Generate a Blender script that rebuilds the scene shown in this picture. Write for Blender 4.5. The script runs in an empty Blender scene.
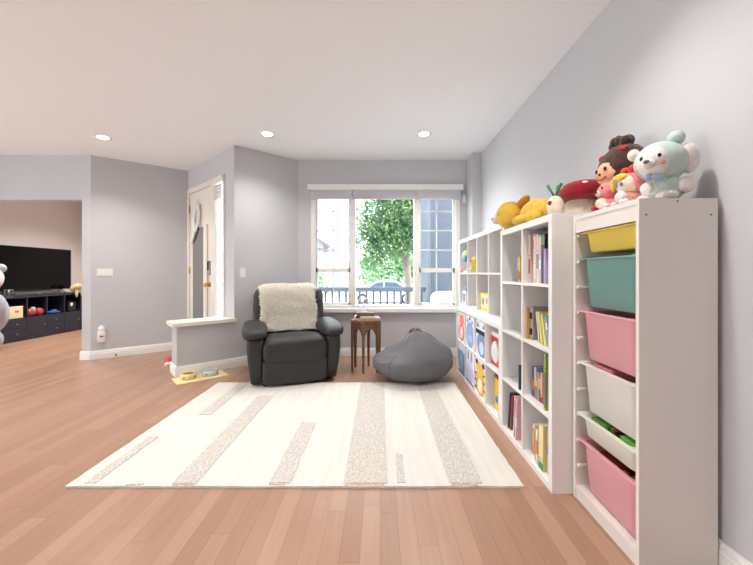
import bpy, bmesh, math, random
from mathutils import Vector, Matrix, noise
random.seed(7)
PI = math.pi
SC = bpy.context.scene
COL = SC.collection

# ------------------------------------------------------------------ camera
H_CAM = 1.16
cam_d = bpy.data.cameras.new('camera')
cam = bpy.data.objects.new('camera', cam_d); COL.objects.link(cam)
cam.location = (0, 0, H_CAM); cam.rotation_euler = (PI/2, 0, 0)
cam_d.sensor_width = 36; cam_d.lens = 343/753*36
cam_d.shift_x = -3.5/753; cam_d.shift_y = -9.5/753
cam_d.clip_start = 0.05; cam_d.clip_end = 300
SC.camera = cam
# ------------------------------------------------------------------ world, sun, exposure
W = bpy.data.worlds.new('world'); SC.world = W; W.use_nodes = True
W.node_tree.nodes['Background'].inputs[0].default_value = (0.90, 0.96, 1.0, 1)
W.node_tree.nodes['Background'].inputs[1].default_value = 2.6
sun_d = bpy.data.lights.new('sun', 'SUN'); sun = bpy.data.objects.new('sun', sun_d); COL.objects.link(sun)
sun_d.energy = 3.0; sun_d.angle = 0.02; sun_d.color = (1, 0.96, 0.9)
sun.rotation_euler = Vector((-0.72, 0.14, -0.70)).to_track_quat('-Z', 'Y').to_euler()
LAMP_W = 46.0; LAMP_C = (1.0, 0.955, 0.90)
SC.view_settings.view_transform = 'Standard'
SC.view_settings.look = 'None'
SC.view_settings.gamma = 1.0
SC.view_settings.use_curve_mapping = False
SC.view_settings.exposure = 1.3

# ------------------------------------------------------------------ materials
MATS = {}
def mat(name, col, rough=0.6, var=0.0, scale=20, bump=0.0, bscale=80, metal=0.0, spec=0.5, emit=None, es=0, sheen=0.0, detail=3):
    if name in MATS: return MATS[name]
    m = bpy.data.materials.new(name); m.use_nodes = True
    nt = m.node_tree; b = nt.nodes['Principled BSDF']
    b.inputs['Base Color'].default_value = (*col, 1)
    b.inputs['Roughness'].default_value = rough
    b.inputs['Metallic'].default_value = metal
    b.inputs['Specular IOR Level'].default_value = spec
    if sheen: b.inputs['Sheen Weight'].default_value = sheen
    if emit:
        b.inputs['Emission Color'].default_value = (*emit, 1); b.inputs['Emission Strength'].default_value = es
    tc = nt.nodes.new('ShaderNodeTexCoord')
    if var:
        n = nt.nodes.new('ShaderNodeTexNoise'); n.inputs['Scale'].default_value = scale; n.inputs['Detail'].default_value = detail
        r = nt.nodes.new('ShaderNodeValToRGB')
        r.color_ramp.elements[0].position = .3; r.color_ramp.elements[1].position = .7
        r.color_ramp.elements[0].color = (*[max(0, c*(1-var)) for c in col], 1)
        r.color_ramp.elements[1].color = (*[min(1, c*(1+var)) for c in col], 1)
        nt.links.new(tc.outputs['Object'], n.inputs['Vector']); nt.links.new(n.outputs[0], r.inputs[0])
        nt.links.new(r.outputs[0], b.inputs['Base Color'])
    if bump:
        n = nt.nodes.new('ShaderNodeTexNoise'); n.inputs['Scale'].default_value = bscale; n.inputs['Detail'].default_value = 4
        bp = nt.nodes.new('ShaderNodeBump'); bp.inputs['Strength'].default_value = bump; bp.inputs['Distance'].default_value = 0.01
        nt.links.new(tc.outputs['Object'], n.inputs['Vector']); nt.links.new(n.outputs[0], bp.inputs['Height'])
        nt.links.new(bp.outputs[0], b.inputs['Normal'])
    MATS[name] = m
    return m

def S(r, g, b):       # sRGB 0-255 -> linear
    f = lambda c: (c/255/12.92) if c/255 <= .04045 else ((c/255+.055)/1.055)**2.4
    return (f(r), f(g), f(b))

def glass_mat():
    m = bpy.data.materials.new('glass'); m.use_nodes = True
    nt = m.node_tree; nt.nodes.clear()
    o = nt.nodes.new('ShaderNodeOutputMaterial'); mx = nt.nodes.new('ShaderNodeMixShader')
    t = nt.nodes.new('ShaderNodeBsdfTransparent'); g = nt.nodes.new('ShaderNodeBsdfGlossy'); lw = nt.nodes.new('ShaderNodeLayerWeight'); pw = nt.nodes.new('ShaderNodeMath'); f = nt.nodes.new('ShaderNodeMath')
    lw.inputs[0].default_value = .5; pw.operation = 'POWER'; pw.inputs[1].default_value = 5; f.operation = 'MULTIPLY_ADD'; f.inputs[1].default_value = .6; f.inputs[2].default_value = .03
    nt.links.new(lw.outputs['Facing'], pw.inputs[0]); nt.links.new(pw.outputs[0], f.inputs[0])
    t.inputs[0].default_value = (.96, .98, .98, 1); g.inputs['Roughness'].default_value = 0.02
    nt.links.new(f.outputs[0], mx.inputs[0]); nt.links.new(t.outputs[0], mx.inputs[1]); nt.links.new(g.outputs[0], mx.inputs[2])
    nt.links.new(mx.outputs[0], o.inputs[0])
    return m
GLASS = glass_mat()

def floor_mat():
    m = bpy.data.materials.new('oak_planks'); m.use_nodes = True
    nt = m.node_tree; N = nt.nodes; L = nt.links; b = N['Principled BSDF']
    tc = N.new('ShaderNodeTexCoord'); sp = N.new('ShaderNodeSeparateXYZ'); L.new(tc.outputs['Object'], sp.inputs[0])
    def mth(op, a, c=None):
        n = N.new('ShaderNodeMath'); n.operation = op
        for i, v in enumerate((a, c)):
            if v is None: continue
            if isinstance(v, (int, float)): n.inputs[i].default_value = v
            else: L.new(v, n.inputs[i])
        return n.outputs[0]
    u = mth('DIVIDE', sp.outputs[0], 0.083); iu = mth('FLOOR', u); fu = mth('FRACT', u)
    wn = N.new('ShaderNodeTexWhiteNoise'); wn.noise_dimensions = '1D'; L.new(iu, wn.inputs['W'])
    v = mth('ADD', mth('DIVIDE', sp.outputs[1], 0.95), mth('MULTIPLY', wn.outputs['Value'], 7.3)); iv = mth('FLOOR', v); fv = mth('FRACT', v)
    cb = N.new('ShaderNodeCombineXYZ'); L.new(iu, cb.inputs[0]); L.new(iv, cb.inputs[1])
    wn2 = N.new('ShaderNodeTexWhiteNoise'); wn2.noise_dimensions = '2D'; L.new(cb.outputs[0], wn2.inputs['Vector'])
    r = N.new('ShaderNodeValToRGB'); e = r.color_ramp.elements
    e[0].position = 0; e[0].color = (*S(160, 124, 102), 1); e[1].position = 1; e[1].color = (*S(178, 141, 118), 1)
    k = e.new(.5); k.color = (*S(169, 132, 109), 1)
    L.new(wn2.outputs['Value'], r.inputs[0])
    # grain
    mp = N.new('ShaderNodeMapping'); mp.inputs['Scale'].default_value = (22, 1.6, 1); L.new(tc.outputs['Object'], mp.inputs[0])
    ad = N.new('ShaderNodeVectorMath'); ad.operation = 'ADD'; L.new(mp.outputs[0], ad.inputs[0]); L.new(wn2.outputs['Color'], ad.inputs[1])
    g = N.new('ShaderNodeTexNoise'); g.inputs['Scale'].default_value = 2.2; g.inputs['Detail'].default_value = 6; g.inputs['Roughness'].default_value = .6
    L.new(ad.outputs[0], g.inputs['Vector'])
    gr = N.new('ShaderNodeMapRange'); gr.inputs[1].default_value = .25; gr.inputs[2].default_value = .75; gr.inputs[3].default_value = .91; gr.inputs[4].default_value = 1.06
    L.new(g.outputs[0], gr.inputs[0])
    mx = N.new('ShaderNodeVectorMath'); mx.operation = 'SCALE'; L.new(r.outputs[0], mx.inputs[0]); L.new(gr.outputs[0], mx.inputs['Scale'])
    # seams
    eu = mth('MINIMUM', fu, mth('SUBTRACT', 1.0, fu)); su = mth('LESS_THAN', eu, 0.016)
    ev = mth('MINIMUM', fv, mth('SUBTRACT', 1.0, fv)); sv = mth('LESS_THAN', ev, 0.0016)
    sm = mth('MAXIMUM', su, sv)
    sc = mth('SUBTRACT', 1.0, mth('MULTIPLY', sm, 0.28))
    m2 = N.new('ShaderNodeVectorMath'); m2.operation = 'SCALE'; L.new(mx.outputs[0], m2.inputs[0]); L.new(sc, m2.inputs['Scale'])
    L.new(m2.outputs[0], b.inputs['Base Color'])
    rr = N.new('ShaderNodeMapRange'); rr.inputs[3].default_value = .26; rr.inputs[4].default_value = .40; L.new(g.outputs[0], rr.inputs[0]); L.new(rr.outputs[0], b.inputs['Roughness'])
    return m

def wood_mat(name, c0, c1, sc=(3, 30, 30), rough=.5):
    m = bpy.data.materials.new(name); m.use_nodes = True
    nt = m.node_tree; N = nt.nodes; L = nt.links; b = N['Principled BSDF']
    tc = N.new('ShaderNodeTexCoord'); mp = N.new('ShaderNodeMapping'); mp.inputs['Scale'].default_value = sc
    n = N.new('ShaderNodeTexNoise'); n.inputs['Scale'].default_value = 2; n.inputs['Detail'].default_value = 5
    r = N.new('ShaderNodeValToRGB'); r.color_ramp.elements[0].position = .3; r.color_ramp.elements[1].position = .7
    r.color_ramp.elements[0].color = (*c0, 1); r.color_ramp.elements[1].color = (*c1, 1)
    L.new(tc.outputs['Object'], mp.inputs[0]); L.new(mp.outputs[0], n.inputs['Vector']); L.new(n.outputs[0], r.inputs[0]); L.new(r.outputs[0], b.inputs['Base Color'])
    b.inputs['Roughness'].default_value = rough
    return m

def speckle_mat():      # woven wool patches with dark flecks
    m = bpy.data.materials.new('flecked_wool'); m.use_nodes = True
    nt = m.node_tree; N = nt.nodes; L = nt.links; b = N['Principled BSDF']
    tc = N.new('ShaderNodeTexCoord')
    v = N.new('ShaderNodeTexVoronoi'); v.inputs['Scale'].default_value = 75
    L.new(tc.outputs['Object'], v.inputs['Vector'])
    r = N.new('ShaderNodeValToRGB'); r.color_ramp.elements[0].position = .15; r.color_ramp.elements[1].position = .55
    r.color_ramp.elements[0].color = (*S(228, 224, 217), 1); r.color_ramp.elements[1].color = (*S(196, 191, 183), 1)
    L.new(v.outputs['Distance'], r.inputs[0])
    L.new(r.outputs[0], b.inputs['Base Color']); b.inputs['Roughness'].default_value = .95; b.inputs['Specular IOR Level'].default_value = .1
    bp = N.new('ShaderNodeBump'); bp.inputs['Strength'].default_value = .6; bp.inputs['Distance'].default_value = .006
    iv = N.new('ShaderNodeMath'); iv.operation = 'SUBTRACT'; iv.inputs[0].default_value = 1; L.new(v.outputs['Distance'], iv.inputs[1])
    L.new(iv.outputs[0], bp.inputs['Height']); L.new(bp.outputs[0], b.inputs['Normal'])
    return m

def weave_mat():
    m = bpy.data.materials.new('cream_weave'); m.use_nodes = True
    nt = m.node_tree; N = nt.nodes; L = nt.links; b = N['Principled BSDF']
    tc = N.new('ShaderNodeTexCoord'); mp = N.new('ShaderNodeMapping'); mp.inputs['Scale'].default_value = (9, .5, 1)
    n = N.new('ShaderNodeTexNoise'); n.inputs['Scale'].default_value = 2.5; n.inputs['Detail'].default_value = 3
    r = N.new('ShaderNodeValToRGB'); r.color_ramp.elements[0].position = .35; r.color_ramp.elements[1].position = .65
    r.color_ramp.elements[0].color = (*S(216, 213, 206), 1); r.color_ramp.elements[1].color = (*S(225, 222, 215), 1)
    L.new(tc.outputs['Object'], mp.inputs[0]); L.new(mp.outputs[0], n.inputs['Vector']); L.new(n.outputs[0], r.inputs[0]); L.new(r.outputs[0], b.inputs['Base Color'])
    b.inputs['Roughness'].default_value = .95; b.inputs['Specular IOR Level'].default_value = .1
    n2 = N.new('ShaderNodeTexNoise'); n2.inputs['Scale'].default_value = 160
    L.new(tc.outputs['Object'], n2.inputs['Vector'])
    bp = N.new('ShaderNodeBump'); bp.inputs['Strength'].default_value = .35; bp.inputs['Distance'].default_value = .004
    L.new(n2.outputs[0], bp.inputs['Height']); L.new(bp.outputs[0], b.inputs['Normal'])
    return m

def leaf_mat(name, c0, c1):
    m = bpy.data.materials.new(name); m.use_nodes = True
    nt = m.node_tree; N = nt.nodes; L = nt.links; b = N['Principled BSDF']
    tc = N.new('ShaderNodeTexCoord'); n = N.new('ShaderNodeTexNoise'); n.inputs['Scale'].default_value = 2.5
    r = N.new('ShaderNodeValToRGB'); r.color_ramp.elements[0].position = .35; r.color_ramp.elements[1].position = .65
    r.color_ramp.elements[0].color = (*c0, 1); r.color_ramp.elements[1].color = (*c1, 1)
    L.new(tc.outputs['Object'], n.inputs['Vector']); L.new(n.outputs[0], r.inputs[0]); L.new(r.outputs[0], b.inputs['Base Color'])
    b.inputs['Roughness'].default_value = .6
    o = [x for x in N if x.type == 'OUTPUT_MATERIAL'][0]
    t = N.new('ShaderNodeBsdfTranslucent'); L.new(r.outputs[0], t.inputs[0])
    mx = N.new('ShaderNodeMixShader'); mx.inputs[0].default_value = .4
    L.new(b.outputs[0], mx.inputs[1]); L.new(t.outputs[0], mx.inputs[2]); L.new(mx.outputs[0], o.inputs[0])
    return m

def siding_mat():
    m = bpy.data.materials.new('lap_siding'); m.use_nodes = True
    nt = m.node_tree; N = nt.nodes; L = nt.links; b = N['Principled BSDF']
    b.inputs['Base Color'].default_value = (*S(72, 79, 92), 1); b.inputs['Roughness'].default_value = .7
    tc = N.new('ShaderNodeTexCoord'); sp = N.new('ShaderNodeSeparateXYZ'); L.new(tc.outputs['Object'], sp.inputs[0])
    d = N.new('ShaderNodeMath'); d.operation = 'DIVIDE'; d.inputs[1].default_value = .14; L.new(sp.outputs[2], d.inputs[0])
    f = N.new('ShaderNodeMath'); f.operation = 'FRACT'; L.new(d.outputs[0], f.inputs[0])
    bp = N.new('ShaderNodeBump'); bp.inputs['Strength'].default_value = .8; bp.inputs['Distance'].default_value = .02
    bp.invert = True
    L.new(f.outputs[0], bp.inputs['Height']); L.new(bp.outputs[0], b.inputs['Normal'])
    return m

M_WALL = mat('wall_paint', S(198, 199, 203), .75, bump=.04, bscale=260)
M_WALLW = mat('wall_paint_white', S(226, 219, 216), .75, bump=.04, bscale=260)
M_CEIL = mat('ceiling_paint', S(249, 250, 252), .85, bump=.05, bscale=200)
M_TRIM = mat('white_trim', S(240, 239, 236), .4)
M_CAP = mat('cream_cap', S(236, 231, 220), .4)
M_WHITE = mat('white_laminate', S(238, 236, 234), .42)
M_WHITE2 = mat('white_laminate_warm', S(232, 226, 220), .45)
M_FLOOR = floor_mat()
M_NAVY = mat('black_blue_laminate', S(34, 40, 56), .4)
M_BLACK = mat('black_plastic', S(18, 18, 20), .35)
M_SCREEN = mat('tv_screen', S(6, 6, 8), .06, spec=.12)
M_STEEL = mat('brushed_steel', S(190, 190, 190), .3, metal=1)
M_BRASS = mat('brass', S(205, 165, 80), .28, metal=1)
M_LEATHER = mat('charcoal_leather', S(41, 38, 39), .5, var=.12, scale=9, bump=.25, bscale=120)
M_FLEECE = mat('cream_fleece', S(255, 249, 238), .95, var=.03, scale=14, bump=.3, bscale=60, spec=.1)
M_BEAN = mat('grey_cotton', S(108, 107, 111), .85, var=.05, scale=6, bump=.25, bscale=18, spec=.2)
M_BEANT = mat('grey_cotton_light', S(136, 137, 142), .85, bump=.2, bscale=18, spec=.2)
M_TABLE = wood_mat('walnut', S(98, 68, 46), S(142, 104, 72))
M_PAPER = mat('paper', S(238, 232, 218), .8)
M_DECK = mat('porch_grey', S(100, 106, 118), .7)

# ------------------------------------------------------------------ mesh builder
class MB:
    def __init__(s): s.v = []; s.f = []; s.m = []; s.s = []
    def add(s, vs, fs, mi=0, smooth=False, M=None):
        o = len(s.v)
        for p in vs:
            p = Vector(p)
            s.v.append(M @ p if M else p)
        for f in fs:
            s.f.append([i+o for i in f]); s.m.append(mi); s.s.append(smooth)
        return s
    def box(s, x0, x1, y0, y1, z0, z1, mi=0, bev=0, M=None, seg=2):
        if x0 > x1: x0, x1 = x1, x0
        if y0 > y1: y0, y1 = y1, y0
        if z0 > z1: z0, z1 = z1, z0
        if not bev:
            vs = [(x0,y0,z0),(x1,y0,z0),(x1,y1,z0),(x0,y1,z0),(x0,y0,z1),(x1,y0,z1),(x1,y1,z1),(x0,y1,z1)]
            return s.add(vs, [(0,3,2,1),(4,5,6,7),(0,1,5,4),(1,2,6,5),(2,3,7,6),(3,0,4,7)], mi, False, M)
        bm = bmesh.new(); bmesh.ops.create_cube(bm, size=1)
        for v in bm.verts: v.co = ((x0+x1)/2+v.co.x*(x1-x0), (y0+y1)/2+v.co.y*(y1-y0), (z0+z1)/2+v.co.z*(z1-z0))
        bmesh.ops.bevel(bm, geom=bm.edges[:], offset=min(bev, .49*min(x1-x0, y1-y0, z1-z0)), segments=seg, affect='EDGES', profile=.5)
        bm.verts.index_update()
        s.add([v.co.copy() for v in bm.verts], [[v.index for v in f.verts] for f in bm.faces], mi, seg > 2, M); bm.free()
        return s
    def loft(s, loops, mi=0, smooth=True, cap0=True, cap1=True, M=None, close=False):
        n = len(loops[0]); vs = [p for l in loops for p in l]; fs = []
        K = len(loops)
        for k in range(K if close else K-1):
            a = k*n; b = ((k+1) % K)*n
            for i in range(n): j = (i+1) % n; fs.append((a+i, a+j, b+j, b+i))
        s.add(vs, fs, mi, smooth, M)
        o = len(s.v)-len(vs)
        if cap0 and not close: s.f.append([o+i for i in reversed(range(n))]); s.m.append(mi); s.s.append(False)
        if cap1 and not close: s.f.append([o+(K-1)*n+i for i in range(n)]); s.m.append(mi); s.s.append(False)
        return s
    def tube(s, pts, r, n=8, mi=0, caps=True, M=None, close=False):
        pts = [Vector(p) for p in pts]; K = len(pts); loops = []
        up = None
        for i, p in enumerate(pts):
            if close: t = pts[(i+1) % K]-pts[i-1]
            else: t = pts[min(i+1, K-1)]-pts[max(i-1, 0)]
            t.normalize()
            if up is None: up = Vector((0,0,1)) if abs(t.z) < .9 else Vector((1,0,0))
            a = t.cross(up).normalized(); up = a.cross(t).normalized()
            rr = r[i] if isinstance(r, (list, tuple)) else r
            loops.append([p+a*math.cos(2*PI*k/n)*rr+up*math.sin(2*PI*k/n)*rr for k in range(n)])
        return s.loft(loops, mi, True, caps, caps, M, close)
    def cyl(s, p0, p1, r0, r1=None, n=16, mi=0, M=None): return s.tube([p0, p1], [r0, r0 if r1 is None else r1], n, mi, True, M)
    def lathe(s, prof, c=(0,0,0), n=24, mi=0, M=None, cap=True):
        return s.loft([[(c[0]+r*math.cos(2*PI*k/n), c[1]+r*math.sin(2*PI*k/n), c[2]+z) for k in range(n)] for r, z in prof], mi, True, cap, cap, M)
    def ell(s, c, r, mi=0, e=1.0, e2=1.0, nu=24, nv=14, M=None, fn=None):
        sg = lambda x, p: math.copysign(abs(x)**p, x)
        loops = []
        for j in range(nv+1):
            ph = -PI/2+PI*j/nv; ph = max(min(ph, PI/2-.02), -PI/2+.02)
            l = []
            for i in range(nu):
                th = 2*PI*i/nu
                p = Vector((sg(math.cos(ph), e2)*sg(math.cos(th), e), sg(math.cos(ph), e2)*sg(math.sin(th), e), sg(math.sin(ph), e2)))
                if fn: p = fn(p)
                l.append(Vector((c[0]+p.x*r[0], c[1]+p.y*r[1], c[2]+p.z*r[2])))
            loops.append(l)
        return s.loft(loops, mi, True, True, True, M)
    def prism(s, poly, ax, a, b, mi=0, M=None):     # poly 2-D, extruded along axis ax from a to b
        def P(u, v, w): return {'z': (u, v, w), 'y': (u, w, v), 'x': (w, u, v)}[ax]
        n = len(poly)
        vs = [P(u, v, a) for u, v in poly]+[P(u, v, b) for u, v in poly]
        fs = [tuple(reversed(range(n))), tuple(range(n, 2*n))]+[(i, (i+1) % n, n+(i+1) % n, n+i) for i in range(n)]
        return s.add(vs, fs, mi, False, M)
    def build(s, name, mats, parent=None, loc=(0,0,0), rot=(0,0,0)):
        me = bpy.data.meshes.new(name); me.from_pydata(s.v, [], s.f)
        for m in (mats if isinstance(mats, (list, tuple)) else [mats]): me.materials.append(m)
        me.polygons.foreach_set('material_index', s.m); me.polygons.foreach_set('use_smooth', s.s)
        bm = bmesh.new(); bm.from_mesh(me); bmesh.ops.recalc_face_normals(bm, faces=bm.faces[:]); bm.to_mesh(me); bm.free()
        me.update()
        o = bpy.data.objects.new(name, me); COL.objects.link(o)
        o.location = loc; o.rotation_euler = rot
        if parent: o.parent = parent
        return o
def bx(*a, **k): return MB().box(*a, **k)

def thing(name, label, cat, loc=(0,0,0), rz=0, group=None, rot=None):
    o = bpy.data.objects.new(name, None); COL.objects.link(o); o.empty_display_size = .1
    o.location = loc; o.rotation_euler = rot or (0, 0, rz)
    o['label'] = label; o['category'] = cat
    if group: o['group'] = group
    return o
def tag(o, label, cat, group=None, kind=None):
    o['label'] = label; o['category'] = cat
    if group: o['group'] = group
    if kind: o['kind'] = kind
    return o
def struct(name, mb, m, label, cat, loc=(0,0,0), rot=(0,0,0)):
    return tag(mb.build(name, m, None, loc, rot), label, cat, kind='structure')
def smod(o, lv=2):
    m = o.modifiers.new('sub', 'SUBSURF'); m.levels = lv; m.render_levels = lv
    return o
def rrect(cx, cy, hx, hy, r, z, n=4):
    out = []
    for (sx, sy, a0) in ((1,1,0), (-1,1,PI/2), (-1,-1,PI), (1,-1,1.5*PI)):
        for k in range(n+1):
            a = a0+PI/2*k/n
            out.append((cx+sx*(hx-r)+r*math.cos(a), cy+sy*(hy-r)+r*math.sin(a), z))
    return out

# ================================================================== THE SETTING
CEIL = 2.74
P1 = Vector((-1.147, 4.80)); A = Vector((-1.80, 4.234)); B = Vector((-2.97, 5.31)); C = Vector((-3.87, 4.59)); E = Vector((-2.265, 3.82))
XR = 1.337; YB = 4.80
dA = (A-P1).normalized(); nA = Vector((-dA.y, dA.x))           # toward the room
if nA.dot(Vector((1,-1))) < 0: nA = -nA
dB = (B-A).normalized(); nB = Vector((-dB.y, dB.x))
if nB.dot(Vector((-1,-1))) < 0: nB = -nB
dC = (C-B).normalized(); nC = Vector((-dC.y, dC.x))
if nC.dot(Vector((1,-1))) < 0: nC = -nC
XL = -6.6; YF = 7.6; YN = -3.0
plan = [(XR+.15, YN), (XR+.15, YB+.15), (P1.x-.05, YB+.15), tuple(A-nB*.16), tuple(B-nB*.16), tuple(B-nC*.13), (C.x-.05, C.y+.13), (-3.85, YF+.1), (XL-.15, YF+.1), (XL-.15, YN)]
struct('floor', MB().prism(plan, 'z', -.12, 0), M_FLOOR, 'warm oak plank floor running toward the window', 'floor')
struct('ceiling', MB().prism(plan, 'z', CEIL, CEIL+.12), M_CEIL, 'smooth white flat ceiling with recessed lights', 'ceiling')
struct('wall_right', bx(XR, XR+.15, YN, YB+.15, 0, CEIL), M_WALL, 'pale grey wall behind the white bookcases', 'wall')
# back wall with the window opening
WX0, WX1, WZ0, WZ1 = -.965, 1.115, .665, 2.30
w = MB()
w.box(P1.x-.06, WX0, YB, YB+.15, 0, CEIL); w.box(WX1, XR, YB, YB+.15, 0, CEIL)
w.box(WX0, WX1, YB, YB+.15, 0, WZ0); w.box(WX0, WX1, YB, YB+.15, WZ1, CEIL)
struct('wall_back', w, M_WALL, 'pale grey back wall around the wide window', 'wall')
struct('wall_pilaster', bx(1.212, XR, 4.51, YB, 0, CEIL), M_WALL, 'narrow grey bump out in the corner right of the window', 'wall')
def slab(poly, z0, z1): return MB().prism([tuple(p) for p in poly], 'z', z0, z1)
struct('wall_angled', slab([P1, A, A-nA*.12, P1-nA*.12], 0, CEIL), M_WALL, 'angled grey wall between entry and back wall behind the armchair', 'wall')
struct('wall_half', slab([A, E, E-nA*.27, A-nA*.27], 0, .565), M_WALL, 'low grey half wall beside the entry with pale cap', 'wall')
dE = (E-A).normalized()
struct('trim_1', slab([A+nA*.035-dE*.02, E+nA*.035+dE*.05, E-nA*.305+dE*.05, A-nA*.305-dE*.02], .562, .602), M_CAP, 'pale cap board along the top of the half wall', 'trim')
rotB = math.atan2(dB.y, dB.x)
LB = (B-A).length
def locB(mb, name, m, parent=None): return mb.build(name, m, parent, (A.x, A.y, 0), (0, 0, rotB))
w = MB().box(0, .255, -.14, 0, 0, CEIL).box(.255, LB+.05, -.14, 0, 2.44, CEIL)
o = locB(w, 'wall_entry', M_WALL); tag(o, 'grey entry wall around the front door and narrow side window', 'wall', kind='structure')
struct('wall_foyer', slab([B, C, C-nC*.12, B-nC*.12+dB*.05], 0, CEIL), M_WALL, 'grey wall facing the room left of the front door', 'wall')
w = MB().box(-3.99, C.x-.0, 4.59, 4.70, 0, CEIL).box(XL, -3.99, 4.59, 4.70, 2.14, CEIL)
struct('wall_left', w, M_WALL, 'grey wall with wide opening to the television room', 'wall')
struct('wall_near', bx(XL, XR+.15, YN-.15, YN, 0, CEIL), M_WALL, 'added pale grey wall blocking light behind the viewer, outside the photo', 'wall')  # unseen wall, added to cut the light from behind the camera
w = MB().box(XL-.15, XL, YN, -1.6, 0, CEIL).box(XL-.15, XL, 2.6, YF+.1, 0, CEIL).box(XL-.15, XL, -1.6, 2.6, 0, .25).box(XL-.15, XL, -1.6, 2.6, 2.45, CEIL)  # unseen opening left in this wall, shaped to let daylight in from the left
struct('wall_side', w, M_WALLW, 'off white wall behind the television', 'wall')
struct('wall_far', bx(XL, -3.85, YF, YF+.1, 0, CEIL), M_WALLW, 'off white end wall of the television room', 'wall')
struct('wall_hall', bx(-3.95, -3.85, 4.70, YF, 0, CEIL), M_WALLW, 'off white wall on the right of the television room', 'wall')

def baseboard(name, p0, p1, n, label, h=.115, e0=0, e1=0):
    p0 = Vector(p0); p1 = Vector(p1); n = Vector(n).normalized(); d = (p1-p0).normalized()
    p0 = p0-d*e0; p1 = p1+d*e1
    prof = [(0,0), (.017,0), (.017,.075), (.013,.08), (.013,.098), (.008,.108), (.006,h), (0,h)]
    m = MB(); l0 = [(p0.x+n.x*u, p0.y+n.y*u, v) for u, v in prof]; l1 = [(p1.x+n.x*u, p1.y+n.y*u, v) for u, v in prof]
    m.loft([l0, l1], 0, False)
    return struct(name, m, M_TRIM, label, 'baseboard')
baseboard('baseboard_right', (XR, YN), (XR, 4.51), (-1, 0), 'white baseboard along the right wall behind the storage unit')
baseboard('baseboard_back', (P1.x, YB), (1.212, YB), (0, -1), 'white baseboard below the window')
baseboard('baseboard_angled', P1, E, nA, 'white baseboard along the angled wall and half wall', e1=.017)
baseboard('baseboard_half', E, E-nA*.27, dE, 'white baseboard across the end of the half wall', e0=.017, e1=.017)
baseboard('baseboard_foyer', B, C, nC, 'white baseboard under the wall left of the front door', e1=.01)
baseboard('baseboard_left', C, (-3.99, 4.59), (0, -1), 'short white baseboard at the edge of the opening', e1=.017)
baseboard('baseboard_side', (XL, 2.6), (XL, YF), (1, 0), 'white baseboard behind the black cabinet')

# ---- window
def X(px, Y): return (px-380)*Y/343
def Z(py, Y): return H_CAM-(py-273)*Y/343
win = tag(bpy.data.objects.new('window_1', None), 'wide white three panel window with grids in the side panels', 'window', kind='structure'); COL.objects.link(win)
win.location = (0, YB, 0)
f = MB(); y0, y1 = -.012, .10
f.box(WX0, WX0+.06, y0, y1, WZ0, WZ1, bev=.004); f.box(WX1-.06, WX1, y0, y1, WZ0, WZ1, bev=.004)
f.box(WX0, WX1, y0, y1, WZ1-.06, WZ1, bev=.004); f.box(WX0, WX1, y0, y1, WZ0, WZ0+.045, bev=.004)
f.box(-.415, -.345, y0+.004, y1, WZ0+.01, WZ1-.02, bev=.004); f.box(.475, .545, y0+.004, y1, WZ0+.01, WZ1-.02, bev=.004)
f.build('window_frame', M_TRIM, win)
bx(WX0-.03, WX1+.03, -.06, .03, WZ0-.055, WZ0+.004, bev=.008).build('window_sill', M_TRIM, win)
def sash(xa, xb):
    s = MB(); a, b = .03, .075
    for (p, q) in ((WZ0+.045, 1.20), (1.20, WZ1-.06)):
        s.box(xa, xa+.028, a, b, p, q); s.box(xb-.028, xb, a, b, p, q)
        s.box(xa, xb, a, b, p, p+.03); s.box(xa, xb, a, b, q-.03, q)
    so = s.build('sash', M_TRIM, win)
    s = MB(); xm = (xa+xb)/2
    s.box(xm-.008, xm+.008, .046, .056, WZ0+.06, WZ1-.07)
    for z in (1.485, 1.76, 2.03): s.box(xa+.02, xb-.02, .046, .056, z-.008, z+.008)
    s.build('window_grid', M_TRIM, so)
    bx(xa+.02, xb-.02, .060, .064, WZ0+.06, WZ1-.07).build('pane', GLASS, so)
sash(WX0+.06, -.415); sash(.545, WX1-.06)
bx(-.345, .475, .060, .064, WZ0+.045, WZ1-.06).build('pane', GLASS, win)

# blind over the window
t = thing('window_blind', 'white raised blind under a long headrail above the window', 'blind', (0, YB, 0))
bx(-1.0, 1.15, -.085, -.001, 2.305, 2.385, bev=.008).build('headrail', M_WHITE, t)
for xa, xb in ((-.965, -.385), (-.38, .51), (.515, 1.115)):
    s = MB()
    for k in range(6): s.box(xa, xb, -.066+.004*(k % 2), -.016, 2.185+.02*k, 2.204+.02*k, bev=.004)
    s.build('shade', mat('blind_cloth', S(206, 206, 210), .8), t)
s = MB()
for xx in (-.44, .93):
    s.tube([(xx, -.07, 2.2), (xx, -.072, 1.45)], .0025, 5)
# ---- front door (frame local to the entry wall: x along the wall, +y toward the room)
dr = tag(bpy.data.objects.new('door_1', None), 'tall cream front door with keypad lock and brass knob', 'door', kind='structure'); COL.objects.link(dr)
dr.location = (A.x, A.y, 0); dr.rotation_euler = (0, 0, rotB)
M_DOOR = mat('cream_door', S(232, 226, 216), .45)
d0, d1 = .605, 1.59
s = MB().box(d0, d0+.07, -.03, .018, 0, 2.44, bev=.005).box(d1-.07, d1, -.03, .018, 0, 2.44, bev=.005).box(d0, d1, -.03, .018, 2.365, 2.44, bev=.005)
s.build('door_frame', M_DOOR, dr)
s = MB().box(d0+.072, d1-.072, -.03, -.006, .01, 2.362, bev=.003)
for xa, xb in ((d0+.16, d0+.38), (d1-.38, d1-.16)):
    for za, zb in ((.2, .95), (1.1, 1.85), (1.95, 2.25)):
        s.box(xa, xb, -.008, -.001, za, zb, bev=.006)
s.build('door_panel', M_DOOR, dr)
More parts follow.
